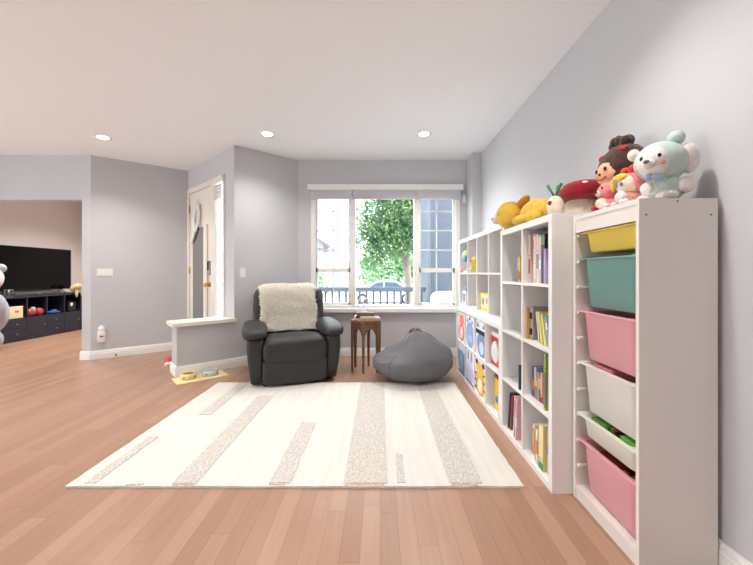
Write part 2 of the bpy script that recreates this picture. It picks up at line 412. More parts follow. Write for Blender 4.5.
for z in (.3, 1.2, 2.13): MB().cyl((d1-.072, .004, z-.05), (d1-.072, .004, z+.05), .012, n=10).build('hinge', M_BRASS, dr)
s = bx(d0+.10, d0+.165, -.006, .03, 1.13, 1.33, bev=.012)
s.build('keypad_lock', M_STEEL, dr)
bx(d0+.107, d0+.158, .03, .034, 1.20, 1.32, bev=.001).build('keypad', M_BLACK, dr)
s = MB().cyl((d0+.13, -.006, 1.0), (d0+.13, .012, 1.0), .032, n=18).cyl((d0+.13, .01, 1.0), (d0+.13, .05, 1.0), .011, n=12).ell((d0+.13, .065, 1.0), (.03, .024, .03))
s.build('door_knob', M_BRASS, dr)
# side window
sw = tag(bpy.data.objects.new('window_2', None), 'narrow tall side window right of the front door', 'window', kind='structure'); COL.objects.link(sw)
sw.location = (A.x, A.y, 0); sw.rotation_euler = (0, 0, rotB)
a0, a1 = .255, .605
s = MB().box(a0, a0+.05, -.02, .016, 0, 2.44, bev=.004).box(a1-.06, a1, -.02, .016, 0, 2.44, bev=.004).box(a0, a1, -.02, .016, 2.37, 2.44, bev=.004).box(a0, a1, -.02, .016, 0, .30, bev=.004)
s.build('window_frame', M_DOOR, sw)
bx(a0+.04, a1-.05, -.012, -.008, .28, 2.38).build('pane', GLASS, sw)
t = thing('window_blind', 'small raised lattice blind at the top of the entry side window', 'blind', (A.x, A.y, 0), rotB)
s = bx(a0+.03, a1-.04, .017, .04, 2.34, 2.42, bev=.005)
s.build('headrail', M_WHITE, t)
s = MB()
for k in range(9): s.box(a0+.045, a1-.055, .018+.003*(k % 2), .030, 2.13+.022*k, 2.148+.022*k, bev=.003)
s.build('shade', mat('blind_lattice', S(205, 198, 192), .8), t)
# mirror on the door
t = thing('door_mirror', 'long frameless mirror hung on the front door by a white strap', 'mirror', (A.x, A.y, 0), rotB)
bx(.93, 1.345, -.001, .016, .12, 1.82, bev=.003).build('mirror_glass', mat('mirror', S(190, 192, 192), .06, metal=1), t)
s = MB().box(.81, .93, -.001, .022, .10, 1.84, bev=.003).box(1.345, 1.37, -.001, .018, .10, 1.84, bev=.003).box(.81, 1.37, -.001, .018, 1.82, 1.84, bev=.003).box(.81, 1.37, -.001, .018, .10, .12, bev=.003)
s.build('mirror_frame', M_DOOR, t)
t = thing('door_hanging', 'white bow shaped cloth hanging on the front door above the mirror', 'ornament', (A.x, A.y, 0), rotB)
s = MB()
def ribbon(m, pts, wdt, th=.006):
    pts = [Vector(p) for p in pts]
    l = []
    for i, p in enumerate(pts):
        tn = (pts[min(i+1, len(pts)-1)]-pts[max(i-1, 0)]).normalized(); sd = tn.cross(Vector((0,1,0))).normalized()*wdt/2
        l.append([p-sd-Vector((0,th,0)), p+sd-Vector((0,th,0)), p+sd+Vector((0,th,0)), p-sd+Vector((0,th,0))])
    m.loft(l, 0, False)
ribbon(s, [(1.12,.04,2.14),(1.2,.045,2.05),(1.24,.045,1.93),(1.2,.045,1.8),(1.27,.04,1.7),(1.36,.04,1.62)], .07)
ribbon(s, [(1.12,.03,2.14),(1.08,.035,2.02),(1.1,.035,1.9),(1.18,.035,1.78)], .06)
ribbon(s, [(1.2,.034,2.06),(1.3,.036,1.95),(1.28,.036,1.82),(1.2,.036,1.76)], .05)
s.build('bow', M_WHITE, t)
MB().cyl((1.12,-.004,2.16), (1.12,.04,2.16), .012).build('hook', M_WHITE, t)

# ================================================================== LAMPS
M_LENS = mat('lamp_lens', (1, 1, 1), .5, emit=(1, .93, .82), es=9)
def downlight(x, y, label, k=1.0):
    t = thing('ceiling_light', label, 'ceiling light', (x, y, CEIL), group='recessed ceiling lights')
    MB().lathe([(.058, -.001), (.085, -.004), (.085, .004), (.05, .004), (.05, -.001)], n=32, cap=False).build('trim_ring', M_WHITE, t)
    MB().lathe([(.001, -.0025), (.056, -.0025), (.056, .002), (.001, .002)], n=28).build('lens', M_LENS, t)
    l = bpy.data.lights.new('lamp', 'SPOT'); l.energy = LAMP_W*k; l.spot_size = math.radians(132); l.spot_blend = 1.0; l.shadow_soft_size = .045; l.color = LAMP_C
    lo = bpy.data.objects.new('lamp', l); COL.objects.link(lo); lo.parent = t; lo.location = (0, 0, -.02)
downlight(-3.23, 4.0, 'recessed ceiling light at the left in front of the entry')
downlight(-1.28, 3.9, 'recessed ceiling light above the black armchair', .65)
downlight(.50, 3.9, 'recessed ceiling light in front of the window, right of the armchair')
for x, y, q, k in ((.62, 1.43, 'over the near right of the rug', .75), (-1.28, 1.7, 'over the near left of the rug', 1.0), (-3.2, 1.7, 'over the bare floor at left', .7), (.5, -.6, 'behind the viewer at right', .55), (-1.28, -.6, 'behind the viewer in the middle', .7)):
    downlight(x, y, 'recessed ceiling light '+q+', outside the photo', k)
downlight(-5.3, 6.6, 'added ceiling light brightening the back of the television room, outside the photo', 2.0)  # added lamp, no known fitting here; lifts the far room's walls
downlight(-5.3, 5.4, 'added ceiling light brightening the front of the television room, outside the photo', 2.0)  # second added lamp, there only to brighten the far room

# ================================================================== RUG
t = thing('rug', 'large cream wool rug with flecked stripes on the oak floor', 'rug', (-.465, 2.72, 0))
RX0, RX1, RY0, RY1 = -1.695, .775, 1.846, 3.595
s = MB(); n = 40
def rag(x): return .006*noise.noise(Vector((x*3.1, 2.2, 0)))
bot = []; top = []
loop = []
for k in range(n): loop.append((RX0+(RX1-RX0)*k/n, RY0+rag(k*.3)))
for k in range(n): loop.append((RX1+rag(50+k*.3), RY0+(RY1-RY0)*k/n))
for k in range(n): loop.append((RX1-(RX1-RX0)*k/n, RY1+rag(90+k*.3)))
for k in range(n): loop.append((RX0+rag(140+k*.3), RY1-(RY1-RY0)*k/n))
s.prism([(a+.465, b-2.72) for a, b in loop], 'z', .001, .013)
s.build('woven_base', weave_mat(), t)
M_SPK = speckle_mat()
for x0, x1, ya, yb in ((-1.615,-1.55,1.87,2.40), (-1.47,-1.365,2.775,3.585), (-1.135,-1.0,1.868,3.2), (-.605,-.49,1.872,2.63), (-.2,.04,1.87,3.585), (.095,.14,1.875,2.17), (.38,.56,1.87,3.585)):
    s = MB(); m = max(2, int((yb-ya)/.02)); L1 = []; L2 = []
    for k in range(m+1):
        y = ya+(yb-ya)*k/m
        L1.append((x0+.005*noise.noise(Vector((y*25, x0, 0)))+.465, y-2.72)); L2.append((x1+.005*noise.noise(Vector((y*25, x1, 0)))+.465, y-2.72))
    s.prism(L1+L2[::-1], 'z', .012, .017)
    s.build('flecked_stripe', M_SPK, t)
s = MB()
for x0, x1 in ((-1.37,-1.28), (-1.12,-1.0), (-.6,-.5), (-.19,.03), (.39,.54)):
    for k in range(int((x1-x0)/.01)):
        x = x0+.01*k+random.uniform(-.003, .003); y = RY0+.012+random.uniform(-.004, .006)
        s.ell((x+.465, y-2.72, .0145), (.006, .007, .003), nu=6, nv=4)
s.build('tufting', mat('tan_yarn', S(205, 180, 140), .95), t)['kind'] = 'stuff'

# ================================================================== SHELVING
def kallax(name, label, cat, loc, W_, H_, D_, cols, rows, m, rz=0, th=.038, ti=.016):
    """front at local x=0 facing -x, runs along +y; outer frame th thick, inner boards ti thick"""
    t = thing(name, label, cat, loc, rz)
    bx(0, D_, 0, W_, H_-th, H_, bev=.0015).build('top_panel', m, t)
    bx(0, D_, 0, W_, 0, th, bev=.0015).build('bottom_panel', m, t)
    bx(0, D_, 0, th, th, H_-th, bev=.0015).build('side_panel', m, t)
    bx(0, D_, W_-th, W_, th, H_-th, bev=.0015).build('side_panel', m, t)
    cw = (W_-2*th-(cols-1)*ti)/cols; rh = (H_-2*th-(rows-1)*ti)/rows
    for c in range(1, cols):
        y = th+c*cw+(c-1)*ti
        bx(.002, D_-.002, y, y+ti, th, H_-th).build('divider', m, t)
    for r in range(1, rows):
        z = th+r*rh+(r-1)*ti
        bx(.003, D_-.003, th, W_-th, z, z+ti).build('shelf', m, t)
    yy = [th+c*(cw+ti) for c in range(cols)]; zz = [th+r*(rh+ti) for r in range(rows)]
    return t, yy, zz, cw, rh
KX = .902; KY = 1.80
kt, ky, kz, kcw, krh = kallax('bookcase', 'tall white cube bookcase, two cubes wide, next to the drawer unit', 'bookcase', (KX, KY, 0), .77, 1.474, .39, 2, 4, M_WHITE)
SY = KY+.772
k2, sy2, sz2, scw, srh = kallax('bookcase', 'low white cube bookcase with animal boxes, underneath the other by the window', 'bookcase', (KX, SY, 0), 1.472, .77, .39, 4, 2, M_WHITE)
k1, sy1, sz1, _, _ = kallax('bookcase', 'mostly empty white cube bookcase stacked on the low one by the window', 'bookcase', (KX+.028, SY, .771), 1.472, .768, .36, 4, 2, M_WHITE)
UX = KX+.028; UZ = .771

# tall drawer unit with bins
TX, TY, TH, TW, TD = 1.008, 1.335, 1.452, .455, .308
t = thing('storage_unit', 'tall white drawer unit filled with coloured plastic bins at right', 'storage unit', (TX, TY, 0))
for y in (0, TW-.018): bx(0, TD, y, y+.018, 0, TH, bev=.0015).build('side_panel', M_WHITE2, t)
bx(.001, TD-.001, .018, TW-.018, TH-.02, TH-.0005).build('top_panel', M_WHITE2, t)
bx(.004, .022, .018, TW-.018, TH-.085, TH-.02).build('header_rail', M_WHITE2, t)
bx(.001, TD-.001, .018, TW-.018, .045, .065).build('bottom_panel', M_WHITE2, t)
bx(.006, .022, .018, TW-.018, 0, .045).build('plinth', M_WHITE2, t)
bx(TD-.012, TD-.002, .018, TW-.018, .065, TH-.02).build('back_panel', M_WHITE2, t)
RZ = [1.363-.1307*k for k in range(10)]
for z in RZ:
    for ya, yb in ((.018, .036), (TW-.036, TW-.018)):
        bx(.02 if ya < .1 else .008, TD-.03, ya, yb, z-.022, z-.008, bev=.003).build('rail', M_WHITE2, t)
for y, z in ((.15, TH-.012), (.028, TH-.065), (.28, TH-.065)):
    MB().cyl((y, -.0008, z), (y, .002, z), .004, n=10).build('screw', mat('screw', S(120,118,115), .4, metal=.6), t)

def bin_(k, hgt, m, label, dx=0.0):
    t = thing('storage_bin', label, 'storage bin', (TX+.148+dx, TY+TW/2, RZ[k]-.0075-hgt), group='plastic bins in the drawer unit')
    s = MB(); L = []
    tx, ty = .128, .172; bx_, by_ = tx-.010-.03*hgt, ty-.003-.02*hgt
    L = [rrect(0, 0, bx_-.012, by_-.012, .02, 0), rrect(0, 0, bx_, by_, .026, .008), rrect(0, 0, tx, ty, .026, hgt-.002), rrect(0, 0, tx, ty, .026, hgt+.004),
         rrect(0, 0, tx-.005, ty-.005, .023, hgt+.004), rrect(0, 0, bx_-.004, by_-.004, .022, .012), rrect(0, 0, bx_-.03, by_-.03, .01, .009)]
    s.loft(L, 0, True); s.build('tub', m, t)
    s = MB()
    L = [rrect(0, 0, tx-.002, ty-.002, .026, hgt), rrect(0, 0, tx+.014, ty+.032, .016, hgt), rrect(0, 0, tx+.016, ty+.0335, .016, hgt+.003), rrect(0, 0, tx+.015, ty+.0325, .016, hgt+.008), rrect(0, 0, tx-.004, ty-.004, .024, hgt+.008)]
    s.loft(L, 0, False, False, False, close=True); 
    s.build('rim', m, t)
    return t
PY = mat('yellow_plastic', S(236, 206, 90), .4); PT = mat('teal_plastic', S(116, 164, 155), .4); PP = mat('pink_plastic', S(228, 164, 172), .4)
PW = mat('white_plastic', S(226, 222, 216), .4); PW2 = mat('milk_plastic', S(222, 224, 212), .4)
bin_(0, .095, PY, 'shallow yellow plastic bin in the topmost slot', .012)
bin_(1, .235, PT, 'deep teal plastic bin below the yellow one', .004)
bin_(3, .235, PP, 'deep pink plastic bin directly below the teal one', .0)
bin_(5, .235, PW, 'deep white plastic bin in the middle of the drawer unit', .0)
bin_(7, .10, PW2, 'shallow white plastic bin holding green toys', -.004)
bin_(8, .24, PP, 'deep pink plastic bin at the bottom of the drawer unit', .0)
# toys that show above the rims
def toy_at(name, k, dx, dy, mb, m, label, hgt, up):
    o = mb.build(name, m, None, (TX+.148+dx, TY+TW/2+dy, RZ[k]-.0075-hgt+up)); tag(o, label, 'toy'); return o
def brick(l, w_, h): 
    s = bx(-l/2, l/2, -w_/2, w_/2, 0, h, bev=.002)
    for i in (-1, 0, 1):
        for j in (-.5, .5): s.cyl((i*l/3.2, j*w_/2.2, h), (i*l/3.2, j*w_/2.2, h+.004), .006, n=8)
    return s
def fig(h): return MB().ell((0,0,h*.3), (.018,.014,h*.32), e=.7, e2=.7).ell((0,0,h*.8), (.015,.015,h*.2)).tube([(0,-.014,h*.5),(.006,-.03,h*.35)], .006).tube([(0,.014,h*.5),(.006,.03,h*.3)], .006)
T_W = mat('toy_white', S(225,220,215), .5); T_G = mat('toy_green', S(90,160,60), .5); T_BR = mat('toy_brown', S(120,80,50), .6); T_R = mat('toy_red', S(165,60,60), .5); T_T = mat('toy_teal', S(90,150,150), .5); T_O = mat('toy_orange', S(205,130,60), .5); T_K = mat('toy_dark', S(60,30,40), .6); T_B = mat('toy_blue', S(70,110,180), .5); T_Y = mat('toy_yellow', S(235,200,80), .5); T_P = mat('toy_pink', S(230,150,150), .5)
toy_at('toy_brick', 0, -.05, .10, brick(.06,.04,.055), T_T, 'teal toy brick in the yellow bin, farthest back', .095, .014)
toy_at('toy_ball', 0, -.05, .0, MB().ell((0,0,.045), (.045,.045,.045)), T_W, 'small white toy ball in the yellow bin', .095, .014)
toy_at('toy_brick', 0, -.04, -.10, brick(.06,.05,.06), T_P, 'pink toy brick at the near end of the yellow bin', .095, .014)
toy_at('toy_figure', 1, -.05, -.02, fig(.22), T_BR, 'brown toy figure standing in the teal bin', .235, .014)
toy_at('toy_figure', 3, -.05, -.05, fig(.225), T_O, 'orange toy figure standing in the upper pink bin', .235, .014)
toy_at('toy_box', 5, -.04, .07, bx(-.06,.06,-.07,.07,0,.232,bev=.006), T_P, 'pink toy box standing up in the deep white bin', .235, .014)
toy_at('toy_box', 5, -.03, -.10, bx(-.05,.05,-.05,.05,0,.20,bev=.006), T_K, 'dark red toy box in the deep white bin', .235, .014)
toy_at('toy_box', 7, -.02, .09, bx(-.085,.085,-.06,.06,0,.093,bev=.01), T_G, 'green toy box at the far end of the shallow white bin', .10, .014)
toy_at('toy_box', 7, -.02, -.105, bx(-.085,.085,-.05,.05,0,.095,bev=.01), mat('toy_lime', S(110,180,70), .5), 'lime toy box at the near end of the shallow white bin', .10, .014)
toy_at('toy_animal', 7, -.05, .0, MB().ell((0,0,.06), (.035,.022,.022)).ell((-.035,0,.085), (.018,.016,.017)).cyl((-.02,-.012,0),(-.02,-.012,.05),.007).cyl((-.02,.012,0),(-.02,.012,.05),.007).cyl((.02,-.012,0),(.02,-.012,.05),.007).cyl((.02,.012,0),(.02,.012,.05),.007), T_BR, 'little brown toy animal among green toys in the shallow bin', .10, .014)
toy_at('toy_box', 8, -.02, .08, bx(-.08,.08,-.075,.075,0,.19,bev=.01), T_R, 'dark red toy box in the lowest pink bin', .24, .014)
toy_at('toy_animal', 8, -.05, -.07, MB().ell((0,0,.16), (.04,.028,.03)).ell((-.04,0,.195), (.022,.02,.02)).cyl((-.02,-.014,0),(-.02,-.014,.15),.01).cyl((-.02,.014,0),(-.02,.014,.15),.01).cyl((.025,-.014,0),(.025,-.014,.15),.01).cyl((.025,.014,0),(.025,.014,.15),.01), T_O, 'orange and brown toy animal in the lowest pink bin', .24, .014)

# ---- books
def book(y, z, x, th, h, d, col, label, band=None, lean=0.0, pivot='base', group=None, cat='book', name='book'):
    """spine faces -x; y is the near face of the spine, thickness runs along +y"""
    m = mat('cover_%d_%d_%d' % col, S(*col), .5)
    s = MB(); c = .0022
    s.box(0, c, 0, th, 0, h, 0); s.box(c, d, 0, c, 0, h, 0); s.box(c, d, th-c, th, 0, h, 0)
    s.box(c, d-.004, c, th-c, .003, h-.003, 1)
    ms = [m, M_PAPER]
    if band:
        bm_ = mat('band_%d_%d_%d' % band[0], S(*band[0]), .5); ms.append(bm_)
        s.box(-.0006, c, .0, th, h*band[1], h*band[2], 2)
        s.box(-.0006, c, .0, th, h*min(.96, band[2]+.06), h*min(.98, band[2]+.075), 2)
    o = s.build(name, ms, None, (x, y, z+(th*math.sin(-lean) if lean < 0 else 0)), (lean, 0, 0))
    if lean < 0: o.location.z = z+th*math.sin(-lean)*1.0
    return tag(o, label, cat, group)
yN = KY+ky[0]; yF = KY+ky[1]
zr = [kz[3], kz[2], kz[1], kz[0]]     # rows from the top
# row 1 near cube: from far to near (left to right in the photo)
row = [(.016,.300,(222,214,206),'cream',((190,70,60),.2,.5)), (.014,.305,(196,62,50),'red',None), (.020,.300,(240,236,230),'white',((190,70,60),.7,.9)), (.026,.285,(226,206,196),'blush',((236,230,226),.1,.4)),
       (.018,.290,(232,226,218),'ivory',((120,150,180),.3,.6)), (.024,.280,(232,190,186),'pink',((244,236,232),.3,.5)), (.034,.288,(38,46,66),'navy',((88,140,70),.78,.97)), (.016,.20,(176,156,200),'lilac',None),
       (.022,.282,(224,200,192),'pale rose',((200,120,120),.5,.8)), (.026,.300,(238,232,226),'bright white',((200,50,60),.72,.86)), (.022,.268,(214,206,196),'sand',((150,170,110),.2,.4)), (.020,.29,(226,222,220),'pale grey',None)]
y = yN+kcw-.012
for th, h, c, cn, bd in row:
    th *= 1.26; y -= th+.0008
    if y < yN+.002: break
    book(y, zr[0]+.0002, KX+.035+random.uniform(0, .02), th, h, .21, c, '%s spined picture book in the full top row of the tall bookcase' % cn, bd, group='books in the top near cube')
# row 1 far cube: short books at the near end
y = yF+.052
for th, h, c, cn, bd in ((.016,.175,(200,190,80),'yellow green',((190,70,60),.1,.4)), (.014,.165,(120,130,70),'olive',((230,180,60),.5,.8)), (.016,.17,(130,140,150),'slate grey',((190,80,50),.1,.45))):
    book(y, zr[0]+.0002, KX+.014, th, h, .13, c, 'short %s book at the right of the nearly empty top cube' % cn, bd, group='short books in the top far cube'); y += th+.0015
# row 2 near cube
o = bx(0, .26, 0, .014, 0, .20, bev=.002).build('bookend', mat('pine', S(206,160,100), .5), None, (KX+.02, yN+kcw-.020, zr[1]+.0004)); tag(o, 'wooden board bookend in the second row of the tall bookcase', 'bookend')
t = thing('ring_binder', 'grey folder with black clips standing beside the wooden bookend', 'binder', (KX+.04, yN+kcw-.062, zr[1]+.0004))
bx(0, .25, 0, .038, 0, .205, bev=.003).build('cover', mat('folder_grey', S(168,156,156), .7), t)
for z in (.05, .15): bx(-.008, .004, .008, .03, z-.02, z+.02, bev=.003).build('clip', M_BLACK, t)
o = bx(0, .02, 0, .2, 0, .195, bev=.002).build('picture_board', mat('board_mauve', S(176,160,158), .7), None, (KX+.27, yN+.02, zr[1]+.0004)); tag(o, 'mauve grey board standing at the back of the second row cube', 'board')
for i, (yy, th, h, c, cn, ln, xo) in enumerate(((.165,.016,.18,(228,226,214),'thin cream',-.20,.05), (.125,.018,.185,(150,170,186),'thin steel blue',-.22,.06), (.085,.020,.19,(226,216,110),'yellow',-.24,.03), (.058,.014,.18,(238,230,150),'pale yellow',-.25,.035), (.02,.022,.17,(120,160,206),'sky blue',-.25,.04))):
    book(yN+yy+.045, zr[1]+.0005, KX+xo, th, h, .19, c, '%s book leaning in the second row of the tall bookcase' % cn, ((236,232,220),.55,.8) if i in (1, 4) else None, lean=ln, group='leaning books in the second row')
# row 3 near cube
y = yN+kcw-.028
for th, h, c, cn, bd in ((.030,.185,(46,60,120),'dark blue',((190,110,60),.25,.55)), (.018,.19,(226,206,180),'beige',((180,120,80),.0,.4)), (.020,.192,(110,130,170),'slate blue',((200,190,180),.4,.6)), (.016,.17,(206,160,80),'gold',None), (.022,.188,(96,106,90),'moss',((220,190,120),.4,.75)), (.020,.18,(216,190,160),'tan',((150,50,50),.02,.2)), (.018,.165,(176,96,70),'rust',None)):
    y -= th+.0015
    book(y, zr[2]+.0002, KX+.05, th, h, .14, c, '%s paperback in the third row of the tall bookcase' % cn, bd, group='paperbacks in the third row')
book(yN+.072, zr[2]+.0002, KX+.02, .022, .315, .22, (152,176,70), 'tall lime green book at the right end of the third row', ((120,110,130),.05,.68), group='books in the third row')
book(yN+.100, zr[2]+.0002, KX+.045, .014, .300, .22, (206,200,196), 'tall pale book beside the lime green one in the third row', None, group='books in the third row')
book(yF+.066, zr[2]+.0002, KX+.014, .012, .16, .16, (66,70,90), 'thin dark book alone in the third row far cube', None)
# row 4 far cube
book(yF+.285, zr[3]+.0005, KX+.025, .014, .27, .20, (34,48,80), 'dark navy comic leaning in the bottom row', ((60,90,140),.1,.5), lean=-.16*-1, group='comics in the bottom row')
book(yF+.255, zr[3]+.0005, KX+.03, .016, .26, .20, (190,50,46), 'red comic leaning in the bottom row', ((90,140,70),.05,.35), lean=.15, group='comics in the bottom row')
book(yF+.225, zr[3]+.0005, KX+.04, .016, .25, .20, (70,110,70), 'green comic leaning in the bottom row', ((180,190,210),.4,.8), lean=.14, group='comics in the bottom row')
book(yF+.155, zr[3]+.0005, KX+.012, .014, .285, .21, (236,230,232), 'white magazine leaning in the bottom row far cube', ((130,170,210),.5,.9), lean=.10, group='comics in the bottom row')
book(yF+.105, zr[3]+.0005, KX+.008, .016, .28, .21, (232,176,186), 'pink magazine leaning in the bottom row far cube', ((240,236,236),.3,.55), lean=.08, group='comics in the bottom row')
# row 4 near cube
book(yN+.215, zr[3]+.0005, KX+.02, .024, .215, .20, (240,238,236), 'white magazine with orange picture in the bottom row', ((224,150,60),.15,.9), lean=.05, group='books in the bottom near cube')
book(yN+.165, zr[3]+.0005, KX+.015, .022, .205, .20, (236,226,206), 'ivory book beside the orange picture magazine in the bottom row', ((224,140,90),.3,.7), lean=.04, group='books in the bottom near cube')
book(yN+.090, zr[3]+.0005, KX+.012, .05, .26, .22, (238,220,160), 'thick pale yellow book in the bottom row', ((70,150,110),.02,.18), lean=.03, group='books in the bottom near cube')
book(yN+.160, zr[3]+.0005, KX+.24, .07, .27, .10, (150,120,110), 'brown book standing behind the others in the bottom row', None, group='books in the bottom near cube')
book(yN+.050, zr[3]+.0005, KX+.03, .024, .25, .2, (206,200,170), 'khaki book against the near side of the bottom row', ((110,160,210),.45,.65), group='books in the bottom near cube')

# ---- animal boxes (low bookcase)
def ellp(cy, cz, ry, rz, n=20): return [(cy+ry*math.cos(2*PI*k/n), cz+rz*math.sin(2*PI*k/n)) for k in range(n)]
def animal_box(c, r, base, shapes, label, dx=.0):
    t = thing('fabric_box', label, 'storage box', (KX+.012+dx, SY+sy2[c]+.006, sz2[r]+.0004), group='animal boxes in the low bookcase')
    w_, h_ = scw-.012, srh-.014
    s = MB(); L = [[(0,0,0),(.34,0,0),(.34,w_,0),(0,w_,0)], [(0,0,h_),(.34,0,h_),(.34,w_,h_),(0,w_,h_)], [(.008,.008,h_),(.332,.008,h_),(.332,w_-.008,h_),(.008,w_-.008,h_)], [(.008,.008,.01),(.332,.008,.01),(.332,w_-.008,.01),(.008,w_-.008,.01)]]
    s.loft(L, 0, False); s.build('box_shell', mat('felt_%d_%d_%d' % base, S(*base), .9), t)
    for i, (kind, poly, col) in enumerate(shapes):
        poly = [(min(.985, max(.015, .5+(u-.5)*1.28)), v) for u, v in poly]
        MB().prism([(u*w_, v*h_) for u, v in poly], 'x', -.0012-.0006*i, .0).build(kind, mat('print_%d_%d_%d' % col, S(*col), .9), t)
# u grows away from the viewer (to the left in the photo)
fox = [('print_body', ellp(.5,.35,.3,.32), (232,120,104)), ('print_head', ellp(.5,.72,.26,.2), (236,130,112)), ('print_ear', [(.3,.82),(.42,.86),(.3,.97)], (220,100,90)), ('print_ear', [(.7,.82),(.58,.86),(.7,.97)], (220,100,90)), ('print_belly', ellp(.5,.3,.15,.2), (250,236,230))]
hippo = [('print_body', ellp(.5,.42,.36,.40), (150,172,214)), ('print_ear', ellp(.3,.84,.06,.06), (130,150,200)), ('print_ear', ellp(.7,.84,.06,.06), (130,150,200)), ('print_snout', ellp(.5,.3,.2,.12), (180,196,230)), ('print_crown', ellp(.5,.93,.07,.05), (150,120,100))]
cat_ = [('print_body', ellp(.45,.35,.35,.36), (130,150,186)), ('print_mask', [(.1,.62),(.9,.62),(.9,.74),(.1,.74)], (34,40,56)), ('print_ear', [(.2,.8),(.4,.82),(.25,.97)], (130,150,186)), ('print_ear', [(.8,.8),(.6,.82),(.75,.97)], (130,150,186)), ('print_belly', ellp(.45,.25,.16,.18), (210,222,240))]
eleph = [('print_body', ellp(.5,.4,.38,.4), (140,166,206)), ('print_ear', ellp(.18,.6,.14,.18), (120,146,190)), ('print_ear', ellp(.82,.6,.14,.18), (120,146,190)), ('print_trunk', ellp(.5,.3,.08,.26), (160,184,220)), ('print_grass', [(.02,.0),(.98,.0),(.98,.05),(.02,.05)], (50,80,160))]
bunny = [('print_body', ellp(.5,.32,.32,.32), (200,196,230)), ('print_ear', ellp(.36,.82,.07,.17), (170,140,170)), ('print_ear', ellp(.64,.82,.07,.17), (170,140,170)), ('print_head', ellp(.5,.6,.22,.15), (216,212,240)), ('print_grass', [(.02,.0),(.98,.0),(.98,.05),(.02,.05)], (60,90,170))]
tiger = [('print_body', ellp(.5,.36,.36,.36), (240,176,90)), ('print_head', ellp(.5,.72,.3,.2), (244,184,100)), ('print_ear', ellp(.26,.9,.08,.07), (60,44,40)), ('print_ear', ellp(.74,.9,.08,.07), (60,44,40)), ('print_belly', ellp(.5,.28,.16,.2), (252,240,220))]
for k in range(6): tiger.append(('print_stripe', ellp(.18 if k % 2 else .82, .15+.1*k, .09, .018, 10), (60,44,40)))
cA, cB, cC = 3, 2, 1
animal_box(cA, 1, (240,238,236), fox, 'box with a red fox print, upper cube nearest the window')
animal_box(cB, 1, (238,238,240), hippo, 'box with a blue hippo print in the upper row beside the fox')
animal_box(cC, 1, (236,238,242), cat_, 'box with a grey blue cat print wearing a dark mask, upper row', .008)
animal_box(cA, 0, (238,240,244), eleph, 'box with a blue elephant print, lower cube nearest the window')
animal_box(cB, 0, (240,238,246), bunny, 'box with a lilac bunny print in the lower row')
animal_box(cC, 0, (244,240,232), tiger, 'box with an orange tiger print in the lower row')
# red ball box and yellow box in the nearest low cubes
t = thing('toy_package', 'red toy package with a round white ball in the low bookcase', 'package', (KX+.05, SY+sy2[0]+.115, sz2[1]+.0004))
bx(0, .16, 0, .21, 0, .24, bev=.002).build('carton', mat('carton_red', S(206,60,56), .5), t)
MB().ell((.0,.105,.115), (.025,.078,.09)).build('ball', mat('ball_white', S(232,232,238), .3), t)
bx(-.001, .16, 0, .21, .24, .275, bev=.001).build('flap', M_WHITE, t)
t = thing('toy_package', 'yellow toy package with dark lid in the lowest low bookcase cube', 'package', (KX+.05, SY+sy2[0]+.125, sz2[0]+.0004))
bx(0, .14, 0, .115, 0, .26, bev=.002).build('carton', mat('carton_yellow', S(238,200,60), .5), t)
bx(-.001, .14, 0, .116, .26, .285, bev=.001).build('lid', mat('carton_maroon', S(120,40,44), .5), t)
MB().prism(ellp(.06,.09,.03,.03), 'x', -.0015, 0).build('print_spot', mat('spot_blue', S(60,130,190), .5), t)
# ---- upper bookcase things
t = thing('globe', 'small blue desk globe in the window end cube of the upper bookcase', 'globe', (UX+.092, SY+sy1[3]+.235, UZ+sz1[1]+.0004))
g = mat('globe_map', S(70,140,205), .35, var=0)
nt = g.node_tree; b = nt.nodes['Principled BSDF']; tc = nt.nodes.new('ShaderNodeTexCoord'); nz = nt.nodes.new('ShaderNodeTexNoise'); nz.inputs['Scale'].default_value = 9
r = nt.nodes.new('ShaderNodeValToRGB'); r.color_ramp.interpolation = 'CONSTANT'; r.color_ramp.elements[0].color = (*S(60,140,210),1); r.color_ramp.elements[1].position = .56; r.color_ramp.elements[1].color = (*S(190,205,140),1)
nt.links.new(tc.outputs['Object'], nz.inputs['Vector']); nt.links.new(nz.outputs[0], r.inputs[0]); nt.links.new(r.outputs[0], b.inputs['Base Color'])
MB().ell((0,0,.19), (.085,.085,.085), nu=32, nv=20).build('sphere', g, t)
MB().lathe([(.07,0),(.07,.012),(.02,.02),(.012,.05),(.012,.09)]).build('base', M_WHITE, t)
MB().tube([(0, .093*math.cos(a), .19+.093*math.sin(a)) for a in [(-PI/2+PI*k/16) for k in range(17)]], .005).build('meridian', M_WHITE, t)
t = thing('toy_figure', 'yellow duckling toy in the second cube of the upper bookcase', 'toy', (UX+.06, SY+sy1[2]+.215, UZ+sz1[1]+.0004))
MB().ell((0,0,.055), (.05,.045,.055)).build('body', T_Y, t)
MB().ell((-.01,0,.13), (.036,.036,.036)).build('head', T_Y, t)
MB().cyl((-.04,0,.125), (-.065,0,.12), .012, .005).build('beak', T_O, t)
MB().ell((.0,.055,.05), (.03,.012,.03)).build('wing', T_Y, t)
t = thing('toy_ball', 'green and white knitted ball beside the yellow duckling toy', 'toy', (UX+.04, SY+sy1[2]+.302, UZ+sz1[1]+.0004))
MB().ell((0,0,.03), (.03,.03,.03)).build('ball', T_W, t); MB().tube([(.031*math.cos(a), .031*math.sin(a), .03) for a in [2*PI*k/24 for k in range(24)]], .003, close=True).build('stripe', T_G, t)
